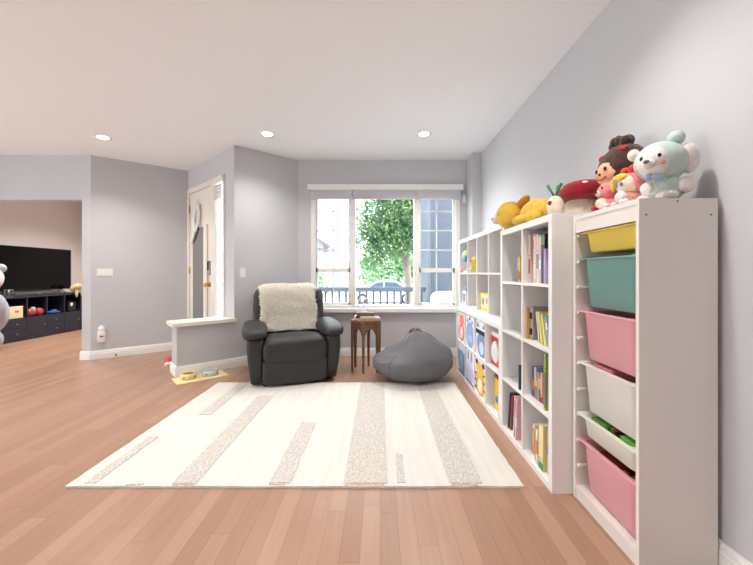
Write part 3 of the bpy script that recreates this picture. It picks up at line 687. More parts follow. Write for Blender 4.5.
for i, (dx, dy, c, n_) in enumerate(((.03,.13,T_W,'white'), (.02,.31,T_P,'pink'))):
    o = MB().lathe([(.012,0),(.016,.01),(.012,.03),(.008,.04),(.001,.046)], n=12).build('trinket', c, None, (UX+dx, SY+sy1[3]+dy, UZ+sz1[1]+.0004)); tag(o, 'tiny %s trinket standing in front of the globe' % n_, 'trinket')
t = thing('card_box', 'small white card box in the lower window end cube of the upper bookcase', 'box', (UX+.02, SY+sy1[3]+.13, UZ+sz1[0]+.0004))
bx(0,.05,0,.15,0,.15,bev=.002).build('carton', M_WHITE, t); bx(-.001,0,.03,.12,.03,.12).build('picture', mat('card_grey', S(130,140,165), .6), t)
bx(.005,.045,.03,.12,.15,.19,bev=.004).build('lid', mat('card_teal', S(120,160,175), .6), t)
t = thing('card_box', 'yellow picture box in the lower row of the upper bookcase', 'box', (UX+.03, SY+sy1[1]+.035, UZ+sz1[0]+.0004))
bx(0,.04,0,scw-.04,0,.165,bev=.002).build('carton', mat('box_yellow', S(240,214,110), .5), t)
MB().prism([(.03,.03),(.25,.03),(.25,.14),(.03,.14)], 'x', -.001, 0).build('picture', mat('box_cream', S(246,236,190), .5), t)
MB().prism(ellp(.08,.10,.03,.03), 'x', -.002, -.001).build('picture_spot', T_P, t)
MB().prism(ellp(.19,.09,.03,.035), 'x', -.002, -.001).build('picture_spot', T_T, t)

# ================================================================== PLUSH TOYS
def plush(name, col, var=.08): return mat(name, S(*col), .95, var=var, scale=40, bump=.7, bscale=150, spec=.1, sheen=.3)
F_Y = plush('plush_yellow', (238,196,78)); F_A = plush('plush_amber', (206,140,40)); F_R = plush('plush_red', (150,28,38)); F_C = plush('plush_cream', (240,226,204)); F_BR = plush('plush_brown', (70,48,40), .25)
F_P = plush('plush_pink', (236,136,140)); F_PE = plush('plush_peach', (226,164,146)); F_M = plush('plush_mint', (198,214,208)); F_W = plush('plush_white', (238,230,226)); F_G = plush('plush_green', (60,130,80)); F_RB = mat('bow_red', S(176,30,40), .7)
F_SK = mat('doll_skin', S(226,168,136), .7); E_K = mat('eye_black', S(30,24,24), .25); E_B = mat('eye_blue', S(80,140,196), .3); F_GR = plush('plush_grey', (176,180,190)); F_BG = plush('plush_beige', (214,188,150))
# yellow sleeping puppy on the tall bookcase
zt = 1.4745
t = thing('plush_puppy', 'yellow sleeping plush puppy lying on top of the tall bookcase', 'plush toy', (.98, 2.30, zt))
def sq(p): q = p.copy(); q.z = max(q.z, -.78); return q
MB().ell((-.05,.155,.098), (.095,.100,.098), fn=lambda p: Vector((p.x, p.y, max(p.z, -.96))), nu=28, nv=18).build('head', F_Y, t)
MB().ell((.045,-.05,.085), (.085,.165,.085), fn=lambda p: Vector((p.x, p.y, max(p.z, -.95)))).build('body', F_Y, t)
MB().ell((-.045,-.03,.035), (.05,.10,.035), fn=lambda p: p).build('paw', F_Y, t)
MB().ell((-.02,-.15,.04), (.045,.065,.04)).build('paw', F_Y, t)
Me = Matrix.Translation((.0,.06,.165)) @ Matrix.Rotation(-.35, 4, 'X')
MB().ell((0,0,0), (.035,.095,.028), M=Me).build('ear', F_A, t)
MB().ell((.05,.14,.17), (.03,.06,.022)).build('ear', F_A, t)
MB().tube([(-.140,.150+.03*math.cos(a),.105+.012*math.sin(a)) for a in [PI+PI*k/8 for k in range(9)]], .003).build('closed_eye', E_K, t)
MB().ell((-.13,.205,.07), (.03,.034,.028)).build('muzzle', F_C, t)
MB().ell((-.155,.215,.08), (.009,.012,.009)).build('nose', E_K, t)
# white plush with green leaves
t = thing('plush_radish', 'small white round plush with green leaf stalks left of the red mushroom', 'plush toy', (.985, 1.93, zt))
MB().ell((0,0,.06), (.045,.045,.06)).build('body', F_C, t)
for k, (a, b) in enumerate(((-.02,.03), (.02,-.02), (.03,.03))): MB().tube([(0,0,.11), (a*.7,b*.6,.15), (a*1.2,b*1.2,.185)], [.006,.006,.010]).build('leaf', F_G, t)
MB().ell((-.04,-.02,.075), (.012,.012,.012)).build('cheek', F_RB, t)
# red mushroom
t = thing('plush_mushroom', 'red toadstool cushion with cream dots on top of the tall bookcase', 'cushion', (1.17, 2.0, zt))
MB().lathe([(.001,0),(.07,.002),(.082,.04),(.075,.10),(.05,.13)]).build('stem', F_C, t)
def capz(p): return Vector((p.x, p.y, p.z if p.z > 0 else p.z*.75))
MB().ell((0,0,.150), (.115,.145,.068), fn=capz, e2=.8, nu=32, nv=18, M=Matrix.Rotation(.0,4,'X')).build('cap', F_R, t)
for (ax, ay) in ((-.85,.1), (-.35,-.75), (-.45,.65), (.1,.1), (.3,-.6)):
    p = Vector((ax, ay, math.sqrt(max(0, 1-min(.99, ax*ax+ay*ay)))*.9))
    MB().ell((p.x*.109, p.y*.138, .150+p.z*.066), (.02,.024,.012)).build('dot', F_C, t)
MB().ell((.03,.12,.03), (.05,.03,.028)).build('leaf', F_G, t)
# peach plush behind
t = thing('plush_pillow', 'peach round plush half hidden behind the red mushroom', 'plush toy', (1.312, 2.06, zt))
MB().ell((0,0,.14), (.021,.10,.14)).build('body', F_PE, t)
MB().ell((-.02,.02,.17), (.008,.02,.014)).build('nose', F_P, t)
rnd0 = random.Random(5)
# brown haired doll
zb = TH
t = thing('plush_monkey', 'dark brown shaggy plush monkey with red bow behind the pink bear', 'plush toy', (1.215, 1.715, zb))
MB().ell((0,0,.085), (.065,.065,.085)).build('body', F_BR, t)
def hairfn(p):
    q = p*(1+.08*noise.noise(p*6)); return q
MB().ell((.0,0,.232), (.10,.122,.118), fn=hairfn, nu=36, nv=22).build('hair', F_BR, t)
MB().ell((-.062,.005,.208), (.052,.072,.062), e2=.9).build('face', F_SK, t)
for y in (-.03,.035):
    MB().ell((-.110,y,.222), (.006,.009,.011)).build('eye', E_K, t)
MB().ell((-.115,.003,.2), (.007,.007,.006)).build('nose', E_K, t)
MB().tube([(-.108,.03*math.cos(a),.185+.012*math.sin(a)) for a in [PI+PI*k/8 for k in range(9)]], .0025).build('mouth', F_RB, t)
for y in (-.115,.125): MB().ell((.0,y,.21), (.016,.026,.032)).build('ear', F_PE, t)
s = MB()
for k in range(16):
    a = rnd0.uniform(-1, 1); b = rnd0.uniform(-1, 1)
    s.ell((-.01+.03*b, .045*a, .335+.022*(1-a*a)+rnd0.uniform(0,.02)), (.02,.02,.026), nu=10, nv=7)
s.build('tufted_crest', F_BR, t)
s = MB(); 
for sgn in (-1, 1): s.ell((-.05,.005+sgn*.052,.305), (.016,.05,.022), fn=lambda p, g=sgn: Vector((p.x, p.y, p.z*(.55+.45*abs(p.y)))))
s.ell((-.058,.005,.305), (.016,.016,.016)); s.build('bow', F_RB, t)
for y in (-.07,.07): MB().ell((-.03,y,.10), (.028,.022,.05)).build('arm', F_BR, t)
# pink plush
t = thing('plush_bear', 'small pink plush bear sitting on the drawer unit edge', 'plush toy', (1.075, 1.612, zb))
MB().ell((.005,0,.03), (.048,.05,.034)).build('body', F_P, t)
MB().ell((0,0,.088), (.048,.052,.046)).build('head', F_P, t)
for y in (-.036,.036): MB().ell((.005,y,.128), (.012,.014,.014)).build('ear', F_P, t)
MB().ell((-.042,.008,.082), (.014,.018,.013)).build('muzzle', F_C, t); MB().ell((-.055,.008,.086), (.005,.008,.006)).build('nose', E_K, t)
for y in (-.018,.03): MB().ell((-.044,y,.104), (.004,.005,.006)).build('eye', E_K, t)
for y in (-.035,.035): MB().ell((-.04,y,.016), (.022,.016,.015)).build('paw', F_W if y < 0 else F_RB, t)
MB().ell((-.035,0,.035), (.022,.03,.024)).build('belly', F_C, t)
# yellow haired doll
t = thing('plush_doll', 'little yellow haired plush doll with red bow beside the mint bear', 'doll', (1.095, 1.507, zb))
MB().ell((0,0,.036), (.045,.045,.038)).build('dress', F_PE, t)
MB().ell((0,0,.095), (.048,.05,.048)).build('head', mat('doll_fair', S(246,214,196), .7), t)
MB().ell((.018,-.008,.103), (.046,.055,.055)).build('hood', F_P, t)
MB().ell((-.028,.012,.123), (.030,.040,.024)).build('hair', F_Y, t); MB().ell((-.036,.048,.105), (.012,.012,.030)).build('hair_lock', F_Y, t)
MB().ell((-.05,.012,.093), (.004,.008,.010)).build('eye', E_B, t); MB().ell((-.05,-.02,.093), (.004,.008,.010)).build('eye', E_B, t)
s = MB()
for sgn in (-1, 1): s.ell((.0,.0+sgn*.024,.158), (.018,.024,.020))
s.ell((-.008,0,.157), (.013,.012,.012)); s.build('bow', mat('bow_bright', S(200,50,56), .7), t)
MB().ell((-.038,0,.04), (.018,.03,.028)).build('apron', F_W, t)
for y in (-.03,.03): MB().ell((-.042,y,.014), (.02,.015,.013)).build('foot', F_W, t)
# mint bear
t = thing('plush_bear', 'large mint green plush bear with white face and ears at right end', 'plush toy', (1.165, 1.425, zb))
MB().ell((.01,0,.055), (.078,.07,.058)).build('body', F_M, t)
MB().ell((0,0,.165), (.094,.085,.085), nu=32, nv=20).build('head', F_M, t)
MB().ell((-.046,-.024,.158), (.056,.058,.064)).build('face', F_W, t)
MB().ell((-.064,-.074,.172), (.008,.006,.009)).build('eye', E_K, t); MB().ell((-.099,-.026,.172), (.006,.008,.009)).build('eye', E_K, t)
MB().ell((-.092,-.056,.142), (.022,.024,.018)).build('muzzle', F_W, t)
MB().ell((-.110,-.066,.148), (.010,.011,.008)).build('nose', mat('nose_brown', S(120,90,84), .5), t)
MB().ell((-.052,-.078,.143), (.012,.005,.008)).build('cheek', F_PE, t)
MB().ell((.085,-.035,.175), (.042,.028,.062), M=None).build('ear', F_W, t)
MB().ell((-.07,.055,.215), (.024,.02,.026)).build('ear', F_W, t)
MB().ell((.052,-.015,.262), (.030,.030,.030)).build('bobble', F_M, t)
s = MB(); M_RIB = mat('ribbon_blue', S(140,180,196), .7)
MB().tube([(.038+.02*math.cos(a), -.01+.022*math.sin(a), .24) for a in [2*PI*k/16 for k in range(16)]], .006, close=True).build('cord', M_RIB, t)
s.ell((-.055,-.055,.093), (.024,.008,.014)).ell((-.085,-.045,.093), (.018,.008,.014)).ell((-.072,-.055,.093), (.008,.008,.008)); s.build('neck_bow', mat('ribbon_lilac', S(176,192,220), .7), t)
MB().ell((.05,-.062,.058), (.036,.03,.032)).build('paw', F_W, t); MB().ell((-.06,-.01,.055), (.028,.026,.026)).build('paw', F_W, t)
MB().ell((-.02,-.055,.020), (.042,.035,.020)).build('foot', F_W, t); MB().ell((-.045,.02,.020), (.03,.035,.020)).build('foot', F_W, t)

# ================================================================== ARMCHAIR
t = thing('recliner_armchair', 'charcoal leather recliner armchair under a cream fleece by the angled wall', 'armchair', (-1.005, 3.93, 0), math.radians(19))
def wob(k, amp): return lambda p: p*(1+amp*noise.noise(p*2.2+Vector((k, 0, 0))))
MB().box(-.30, .30, -.33, .34, .05, .30, bev=.02).build('base', M_LEATHER, t)
MB().ell((0,-.12,.385), (.335,.36,.125), e=.28, e2=.42, nu=48, nv=20, fn=lambda p: wob(1,.05)(Vector((p.x, p.y, p.z-.45*max(0, p.y+.1))))).build('seat_cushion', M_LEATHER, t)
MB().ell((0,-.405,.165), (.325,.06,.135), e=.35, e2=.3, nu=48, nv=16, fn=wob(2,.04)).build('footrest', M_LEATHER, t)
MB().ell((0,-.40,.355), (.325,.085,.125), e=.35, e2=.55, nu=48, nv=16, fn=wob(4,.04)).build('seat_front', M_LEATHER, t)
Mb = Matrix.Translation((0,.28,.325)) @ Matrix.Rotation(math.radians(-14), 4, 'X')
s = MB()
s.ell((0,.04,.315), (.42,.09,.345), e=.35, e2=.35, nu=48, nv=24, M=Mb, fn=wob(3,.03))
s.build('backrest', M_LEATHER, t)
MB().ell((0,-.055,.535), (.38,.08,.12), e=.4, e2=.6, nu=48, nv=16, M=Mb, fn=wob(5,.06)).build('headrest', M_LEATHER, t)
MB().ell((0,-.06,.24), (.35,.085,.22), e=.4, e2=.5, nu=48, nv=16, M=Mb, fn=wob(6,.06)).build('lumbar_cushion', M_LEATHER, t)
for sx in (-1, 1):
    MB().ell((sx*.345,.19,.46), (.085,.10,.22), e=.5, e2=.5, M=Mb @ Matrix.Translation((0,-.10,-.02)), fn=wob(7+sx,.06)).build('wing', M_LEATHER, t)
    def armfn(p, sx=sx):
        q = p.copy(); q.z += -.18*max(0, -p.y-.3); q.x += sx*.12*max(0, p.z); return q
    MB().ell((sx*.40,-.03,.545), (.125,.44,.072), e=.5, e2=.7, nu=40, nv=18, fn=armfn).build('armrest', M_LEATHER, t)
    s = MB(); L = []
    for z, x0, x1, ya, yb in ((.045,.315,.435,-.40,.34), (.20,.31,.455,-.43,.36), (.40,.315,.475,-.44,.38), (.53,.325,.47,-.43,.38)):
        L.append([(sx*a, b, c) for a, b, c in rrect((x0+x1)/2, (ya+yb)/2, (x1-x0)/2, (yb-ya)/2, .045, z)])
    s.loft(L, 0, True); s.build('arm_panel', M_LEATHER, t)
for sx in (-1, 1):
    for y in (-.37, .30): MB().cyl((sx*.30,y,.0135 if y < 0 else 0), (sx*.30,y,.06), .022, .028).build('foot', M_BLACK, t)
# fleece throw over the back
t = thing('fleece_throw', 'shaggy cream fleece draped over the back of the charcoal armchair', 'throw', (-1.005, 3.93, -.04), math.radians(19))
path = [(.36,.60),(.46,.78),(.48,.93),(.455,1.0),(.375,1.018),(.295,.97),(.24,.90),(.185,.80),(.14,.69),(.085,.595),(.035,.525)]
path = [(y+.02, z) for y, z in path]
s = MB(); Lo = []; Li = []
nn = 30; cols = 40; Pts = []
def interp(u):
    k = u*(len(path)-1); i = min(int(k), len(path)-2); f_ = k-i
    return (path[i][0]*(1-f_)+path[i+1][0]*f_, path[i][1]*(1-f_)+path[i+1][1]*f_)
grid = []
for j in range(nn+1):
    u = j/nn; y, z = interp(u); y2, z2 = interp(min(1, u+.02)); y3, z3 = interp(max(0, u-.02))
    tn = Vector((0, y2-y3, z2-z3)).normalized(); nr = Vector((0, tn.z, -tn.y))
    if nr.dot(Vector((0,-1,.6))) < 0: nr = -nr
    if u < .2: nr = Vector((0, 1, .1))
    row_ = []
    for i in range(cols+1):
        v = i/cols; edge = .018*noise.noise(Vector((u*8, 3, v*0)))
        x = (v-.5)*(.66-.05*max(0, u-.35)+2*edge*0)-.0
        x += -.025+.018*noise.noise(Vector((u*6, v*2, 5)))
        bul = .036+.016*noise.noise(Vector((x*8, u*9, 1)))
        bul += -.03*max(0, abs(v-.5)-.42)/.08
        row_.append((Vector((x, y, z))+nr*bul, nr))
    grid.append(row_)
vs = [p for r_ in grid for p, _ in r_]+[p-n_*.02 for r_ in grid for p, n_ in r_]
N0 = (nn+1)*(cols+1); W1 = cols+1
fs = []
for j in range(nn):
    for i in range(cols):
        a = j*W1+i; fs.append((a, a+1, a+1+W1, a+W1)); fs.append((N0+a, N0+a+W1, N0+a+1+W1, N0+a+1))
for i in range(cols): fs.append((i, N0+i, N0+i+1, i+1)); a = nn*W1+i; fs.append((a, a+1, N0+a+1, N0+a))
for j in range(nn): a = j*W1; fs.append((a, a+W1, N0+a+W1, N0+a)); a = j*W1+cols; fs.append((a, N0+a, N0+a+W1, a+W1))
s.add(vs, fs, 0, True); s.build('hide', M_FLEECE, t)
s = MB(); rnd = random.Random(3)
for k in range(14000):
    j = rnd.random()*nn; i = rnd.random()*cols; j0 = min(int(j), nn-1); i0 = min(int(i), cols-1)
    p = grid[j0][i0][0].lerp(grid[j0+1][i0+1][0], rnd.random()); nr = grid[j0][i0][1]
    dx = (i/cols-.5)*2; edge = max(0, abs(dx)-.85)*4
    d = (nr*1.0+Vector((rnd.uniform(-.7,.7)+math.copysign(edge, dx), rnd.uniform(-.3,.3), rnd.uniform(-.9,.3)))).normalized()
    ln = rnd.uniform(.018, .036); w_ = .0042
    a = d.cross(Vector((rnd.random(), rnd.random(), rnd.random()))).normalized(); b = d.cross(a)
    q = p+d*ln*.55+Vector((0,0,-.002)); e = p+d*ln+Vector((rnd.uniform(-.004,.004),0,-.006))
    o = len(s.v)
    s.v += [p+a*w_, p-a*.5*w_+b*w_, p-a*.5*w_-b*w_, q+a*w_*.8, q-a*.4*w_+b*w_*.8, q-a*.4*w_-b*w_*.8, e]
    for f_ in ((0,1,4,3),(1,2,5,4),(2,0,3,5),(3,4,6),(4,5,6),(5,3,6)): s.f.append([o+x for x in f_]); s.m.append(0); s.s.append(True)
o = s.build('wool_pile', M_FLEECE, t); o['kind'] = 'stuff'

# ================================================================== SIDE TABLE + what stands on it
TBX, TBY = -.168, 4.12
t = thing('side_table', 'small hexagonal wooden side table with arched sides between armchair and bean bag', 'table', (TBX, TBY, 0), math.radians(22))
R6 = .175; HT = .605
hexp = lambda r, a0=0: [(r*math.cos(a0+PI/3*k), r*math.sin(a0+PI/3*k)) for k in range(6)]
MB().prism(hexp(R6+.022), 'z', HT-.022, HT).build('table_top', M_TABLE, t)
MB().prism(hexp(R6+.012), 'z', HT-.034, HT-.022).build('table_moulding', M_TABLE, t)
for k in range(6):
    a = PI/3*k; x, y = R6*math.cos(a), R6*math.sin(a)
    Mk = Matrix.Translation((x, y, 0)) @ Matrix.Rotation(a, 4, 'Z')
    s = MB(); s.loft([[(-.010-.001,-.011,0),(.008,-.011,0),(.008,.011,0),(-.011,.011,0)], [(-.014,-.017,HT-.2),(.010,-.017,HT-.2),(.010,.017,HT-.2),(-.014,.017,HT-.2)], [(-.014,-.02,HT-.034),(.010,-.02,HT-.034),(.010,.02,HT-.034),(-.014,.02,HT-.034)]], 0, False, M=Mk)
    s.build('leg', M_TABLE, t)
    am = a+PI/6; ap = R6*math.cos(PI/6)
    Ma = Matrix.Translation((ap*math.cos(am), ap*math.sin(am), 0)) @ Matrix.Rotation(am, 4, 'Z')
    hw = R6/2-.006; zt_ = HT-.034
    arch = [(-hw, zt_), (-hw, zt_-.17), (-hw*.86, zt_-.17)]
    arch += [(-hw*.80, zt_-.14), (-hw*.62, zt_-.105), (-hw*.4, zt_-.08), (-hw*.25, zt_-.072), (0, zt_-.045), (hw*.25, zt_-.072), (hw*.4, zt_-.08), (hw*.62, zt_-.105), (hw*.80, zt_-.14)]
    arch += [(hw*.86, zt_-.17), (hw, zt_-.17), (hw, zt_)]
    MB().prism(arch, 'x', -.008, .004, M=Ma).build('arched_apron', M_TABLE, t)
def flat_book(x, y, z, l, w_, th, col, rz, label):
    s = MB(); c = .002; m = mat('cover_%d_%d_%d' % col, S(*col), .5)
    s.box(-l/2, l/2, -w_/2, w_/2, 0, c, 0).box(-l/2, l/2, -w_/2, w_/2, th-c, th, 0).box(-l/2, l/2, -w_/2, -w_/2+c, 0, th, 0).box(-l/2+.003, l/2-.003, -w_/2+c, w_/2-.003, c, th-c, 1)
    tag(s.build('book', [m, M_PAPER], None, (x, y, z), (0,0,rz)), label, 'book', 'books on the side table')
flat_book(TBX+.025, TBY-.02, HT, .27, .20, .028, (196,176,150), .12, 'tan book lowest in the stack on the wooden side table')
flat_book(TBX-.015, TBY-.01, HT+.0283, .23, .17, .020, (232,224,208), -.10, 'cream book in the middle of the side table stack')
flat_book(TBX-.005, TBY-.02, HT+.0486, .21, .15, .036, (112,96,84), .03, 'thick taupe book on top of the side table stack')
flat_book(TBX-.095, TBY-.10, HT+.0285, .05, .05, .02, (70,60,54), .2, 'small dark notebook at the left of the side table stack')
t = thing('wire_ornament', 'white wire ornament with two loops standing on the stacked books', 'ornament', (TBX-.03, TBY-.02, HT+.0848))
for sx in (-1, 1): MB().tube([(sx*.032+.03*math.cos(a), 0, .105+.065*math.sin(a)) for a in [2*PI*k/24 for k in range(24)]], .0065, close=True).build('wire_loop', M_WHITE, t)
MB().tube([(-.03,0,.042),(0,0,.012),(.03,0,.042)], .0065).build('bridge', M_WHITE, t)
MB().box(-.04,.04,-.02,.02,0,.01,bev=.003).build('base', M_WHITE, t)

# ================================================================== BEAN BAG
t = thing('bean_bag', 'slouched grey cotton bean bag between side table and bookcase', 'bean bag', (.36, 3.77, .0175))
def beanfn(p):
    x, y, z = p
    th = math.atan2(y, x); zz = (z+1)/2
    wide = 1.0 if zz < .5 else 1-.42*((zz-.5)/.5)**1.6
    r_ = math.sqrt(max(0, 1-abs(z)**3.0))
    rr = max(.02, r_*wide)
    wr = 1+.03*math.sin(th*7+2*z)*max(0, zz-.35)+.05*noise.noise(Vector((x*2, y*2, z*2)))+.03*noise.noise(Vector((x*5, y*5, z*4+7)))
    px, py = rr*math.cos(th)*wr, rr*math.sin(th)*wr
    q = Vector((px, py, max(z, -.93)))
    if z > -.2:
        k = min(1, (z+.2)/1.0)
        dip = .62*k*(1/(1+math.exp((px+.22)*7)))*(1/(1+math.exp((py-.75)*6)))     # hollow where one sits, at the left
        ridge = .20*k*math.exp(-(min(0,px-.02)**2*16+max(0,px-.02)**2*6+(py-.05)**2*4))
        fold = .05*k*math.sin(px*13+py*7+3*noise.noise(Vector((px*2, py*2, 3))))*math.exp(-((px+.35)**2*3))
        q.z += ridge-dip+fold+.05*noise.noise(Vector((px*3.5, py*3.5, 9)))*k
        if px > .3: q.z -= .05*k*(px-.3)
    return q
o = MB().ell((0,0,.2325), (.435,.40,.25), nu=72, nv=44, fn=beanfn).build('cover', M_BEAN, t)
# seam piping following the surface, and gathered top
def beanpt(th, ph, off=1.008):
    p = Vector((math.cos(ph)*math.cos(th), math.cos(ph)*math.sin(th), math.sin(ph))); q = beanfn(p)
    return Vector((q.x*.435*off, q.y*.40*off, .2325+q.z*.25*(1.004)))
for a in (-2.25, -.6, .7, 2.4):
    MB().tube([beanpt(a+.0*k, -1.15+2.5*k/28) for k in range(29)], .0035, 6).build('seam', M_BEANT, t)
top_ = beanpt(.9, 1.40)
s = MB()
for k in range(7):
    a = 2*PI*k/7; s.tube([top_+Vector((0,.0,-.015)), top_+Vector((.035*math.cos(a), .035*math.sin(a), .012)), top_+Vector((.075*math.cos(a), .07*math.sin(a), -.02))], [.016,.014,.006], 7)
s.build('gathered_top', M_BEAN, t)

# ================================================================== PET BOWLS
def alongA(s_, off): return A+dE*s_+nA*off
mc = alongA(.42, .155)
rotA = math.atan2(-dE.y, -dE.x)      # x runs to the right along the half wall
t = thing('feeding_mat', 'pale yellow feeding mat on the floor along the half wall', 'mat', (mc.x, mc.y, 0), rotA)
MB().box(-.26,.26,-.165,.11,.0005,.006,bev=.002).build('mat', mat('mat_yellow', S(232,216,158), .6, var=.06, scale=12), t)
def bowl(x, y, m, m2, label, r=.07, h=.05):
    p = mc+Vector((math.cos(rotA), math.sin(rotA)))*x+nA*y*-1*-1
    t = thing('pet_bowl', label, 'pet bowl', (p.x, p.y, .0062), rotA, 'pet bowls on the mat')
    MB().lathe([(.02,.0),(r+.005,0),(r+.002,.02),(r-.006,h),(r-.012,h),(r-.016,.012),(.005,.010)], n=32).build('bowl', m, t)
    MB().lathe([(.003,.0),(r-.018,0),(r-.014,.012),(.004,.016)], c=(0,0,h-.022), n=24).build('kibble' if m2 is T_BR else 'water', m2, t)
    for k in range(8):
        a = 2*PI*k/8; MB().ell(((r-.001)*math.cos(a), (r-.001)*math.sin(a), .024), (.009,.009,.009), nu=8, nv=6).build('paw_mark', T_K if k % 2 else M_STEEL, t)
bowl(-.12, .0, mat('bowl_yellow', S(224,206,150), .4), T_BR, 'yellow pet bowl of brown kibble at the left of the mat', .075, .06)
bowl(.10, .02, mat('bowl_clear', S(200,206,206), .15), mat('water', S(170,176,176), .05), 'pale grey pet bowl with paw marks at the right of the mat', .078, .055)
t = thing('shoe', 'red and white shoe peeking out behind the half wall', 'shoe', (-2.69, 4.36, 0), .6)
MB().ell((0,0,.045), (.045,.11,.05), fn=lambda p: Vector((p.x, p.y, max(p.z, -.75)))).build('upper', mat('shoe_red', S(190,70,60), .6), t)
MB().box(-.045,.045,-.11,.11,0,.02,bev=.008).build('sole', M_WHITE, t)
MB().ell((0,-.085,.03), (.04,.035,.028)).build('toe_cap', M_WHITE, t)

# ================================================================== WALL FITTINGS
def on_wall(P, n, z, name, label, cat):
    return thing(name, label, cat, (P.x, P.y, z), math.atan2(n.y, n.x)+PI/2)     # local -y faces the room
def wall_px(P0, d, px):      # where the view ray of column px meets a wall line
    k = (px-380)/343
    s_ = (k*P0.y-P0.x)/(d.x-k*d.y); return P0+d*s_
p = wall_px(P1, dA, 242.5)
t = on_wall(p, nA, 1.165, 'light_switch', 'single white light switch on the angled wall left of the armchair', 'light switch')
bx(-.036,.036,-.006,0,-.06,.06,bev=.003).build('plate', M_WHITE, t); bx(-.017,.017,-.010,-.005,-.034,.034,bev=.002).build('rocker', M_TRIM, t)
p = wall_px(B, dC, 105)
t = on_wall(p, nC, 1.165, 'light_switch', 'four gang white light switch on the wall right of the opening', 'light switch')
bx(-.085,.085,-.006,0,-.055,.055,bev=.003).build('plate', M_WHITE, t)
for k in range(4): bx(-.071+.038*k,-.043+.038*k,-.010,-.005,-.034,.034,bev=.002).build('rocker', M_TRIM, t)
p = wall_px(B, dC, 101.5)
t = on_wall(p, nC, .33, 'night_light', 'white plug in night light low on the wall under the switches', 'night light')
bx(-.045,.045,-.05,0,-.11,.05,bev=.02,seg=4).build('body', M_WHITE, t); MB().ell((0,-.025,.075), (.035,.028,.045)).build('dome', M_TRIM, t)
bx(-.02,.02,-.052,-.048,-.035,-.015).build('label_strip', mat('orange_print', S(190,90,60), .5), t)
t = thing('motion_sensor', 'small white motion sensor on the wall right of the window', 'sensor', (1.172, YB, 2.19))
bx(-.03,.03,-.04,0,-.06,.06,bev=.008).build('housing', M_WHITE, t); bx(-.015,.015,-.043,-.039,-.03,.03,bev=.001).build('lens', M_TRIM, t)
p = wall_px(B, dC, 116)
t = thing('door_stop', 'small metal spring door stop on the baseboard left of the entry', 'door stop', (p.x+nC.x*.017, p.y+nC.y*.017, .05), math.atan2(nC.y, nC.x))
MB().cyl((0,0,0), (.06,0,-.012), .006, n=10).build('spring', M_STEEL, t); MB().ell((.065,0,-.013), (.01,.012,.012)).build('tip', mat('rubber', S(70,60,56), .7), t)

# ================================================================== TELEVISION ROOM
CX, CY0 = -6.12, 7.045
tvk, ty_, tz_, tcw, trh = kallax('media_cabinet', 'black blue cube cabinet under the television in the far room', 'cabinet', (CX, CY0, 0), 1.47, .77, .39, 4, 2, M_NAVY, rz=PI)
bx(.375, .385, .04, 1.43, .04, .73).build('back_panel', M_NAVY, tvk)
def lk(c): return ty_[c]     # column 0 is the farthest from the viewer
for c, kind in ((0,'door'), (1,'drawers'), (2,'door'), (3,'drawers')):
    ya, yb = lk(c)+.002, lk(c)+tcw-.002; z0 = tz_[0]+.002; z1 = z0+trh-.004
    if kind == 'door':
        d = bx(.004,.36,ya,yb,z0,z1,bev=.002).build('door', M_NAVY, tvk)
        MB().ell((-.004, ya+.04, z0+.19), (.012,.012,.012)).build('knob', M_STEEL, d)
    else:
        for q in (0, 1):
            za = z0+q*(z1-z0)/2+.001; zb_ = za+(z1-z0)/2-.004
            d = bx(.004,.36,ya,yb,za,zb_,bev=.002).build('drawer', M_NAVY, tvk)
            MB().ell((-.004, (ya+yb)/2, (za+zb_)/2), (.012,.012,.012)).build('knob', M_STEEL, d)
t = thing('television', 'large black flat screen television on the black blue cabinet', 'television', (-6.34, 6.30, .7705))
bx(-.02,.02,-.72,.72,.07,.86,bev=.004).build('bezel', M_BLACK, t)
bx(.02,.0215,-.705,.705,.088,.848).build('screen', M_SCREEN, t)
for y in (-.5,.5):
    s = MB(); s.tube([(-.0,y,.08),(.06,y,.03),(.11,y,.008)], .008).tube([(-.0,y,.08),(-.06,y,.03),(-.10,y,.008)], .008); s.build('stand_foot', M_BLACK, t)
t = thing('soundbar', 'slim dark soundbar in front of the television foot', 'soundbar', (-6.185, 6.20, .7705))
bx(-.035,.035,-.42,.42,.0,.055,bev=.01).build('body', mat('soundbar_grey', S(70,72,78), .5), t); bx(.035,.037,-.02,.02,.02,.035).build('badge', M_STEEL, t)
t = thing('trinket_box', 'small clear trinket with metal edges on the left of the cabinet', 'ornament', (-6.17, 5.70, .7705))
s = MB()
for (a, b) in ((-1,-1),(1,-1),(1,1),(-1,1)): s.cyl((a*.035,b*.035,0), (a*.035,b*.035,.11), .004)
for z in (.004,.11): s.tube([(.035,.035,z),(-.035,.035,z),(-.035,-.035,z),(.035,-.035,z)], .004, close=True)
s.build('metal_edges', M_STEEL, t); bx(-.032,.032,-.032,.032,.004,.108).build('glass_box', GLASS, t)
def cub(c, r): return CY0-lk(c)-tcw/2
zc = tz_[1]+.0004
t = thing('keepsake_box', 'cream keepsake box in the leftmost cabinet cube', 'box', (-6.22, cub(3,1)+.02, zc))
bx(-.08,.08,-.13,.10,0,.19,bev=.004).build('carton', mat('box_ivory', S(226,214,180), .6), t); bx(.08,.084,-.03,.03,.1,.13).build('handle', M_BRASS, t)
bx(-.08,.08,-.135,.105,.19,.2,bev=.002).build('lid', mat('box_ivory', S(226,214,180), .6), t)
t = thing('toy_crab', 'red toy with two round claws in the second cabinet cube', 'toy', (-6.20, cub(2,1), zc))
for y in (-.085,.085): MB().ell((.02,y,.07), (.055,.065,.068)).build('claw', T_R, t)
MB().ell((-.02,0,.11), (.05,.05,.06)).build('head', mat('toy_grey', S(160,160,165), .5), t); MB().ell((-.03,0,.05), (.06,.08,.05)).build('body', T_R, t)
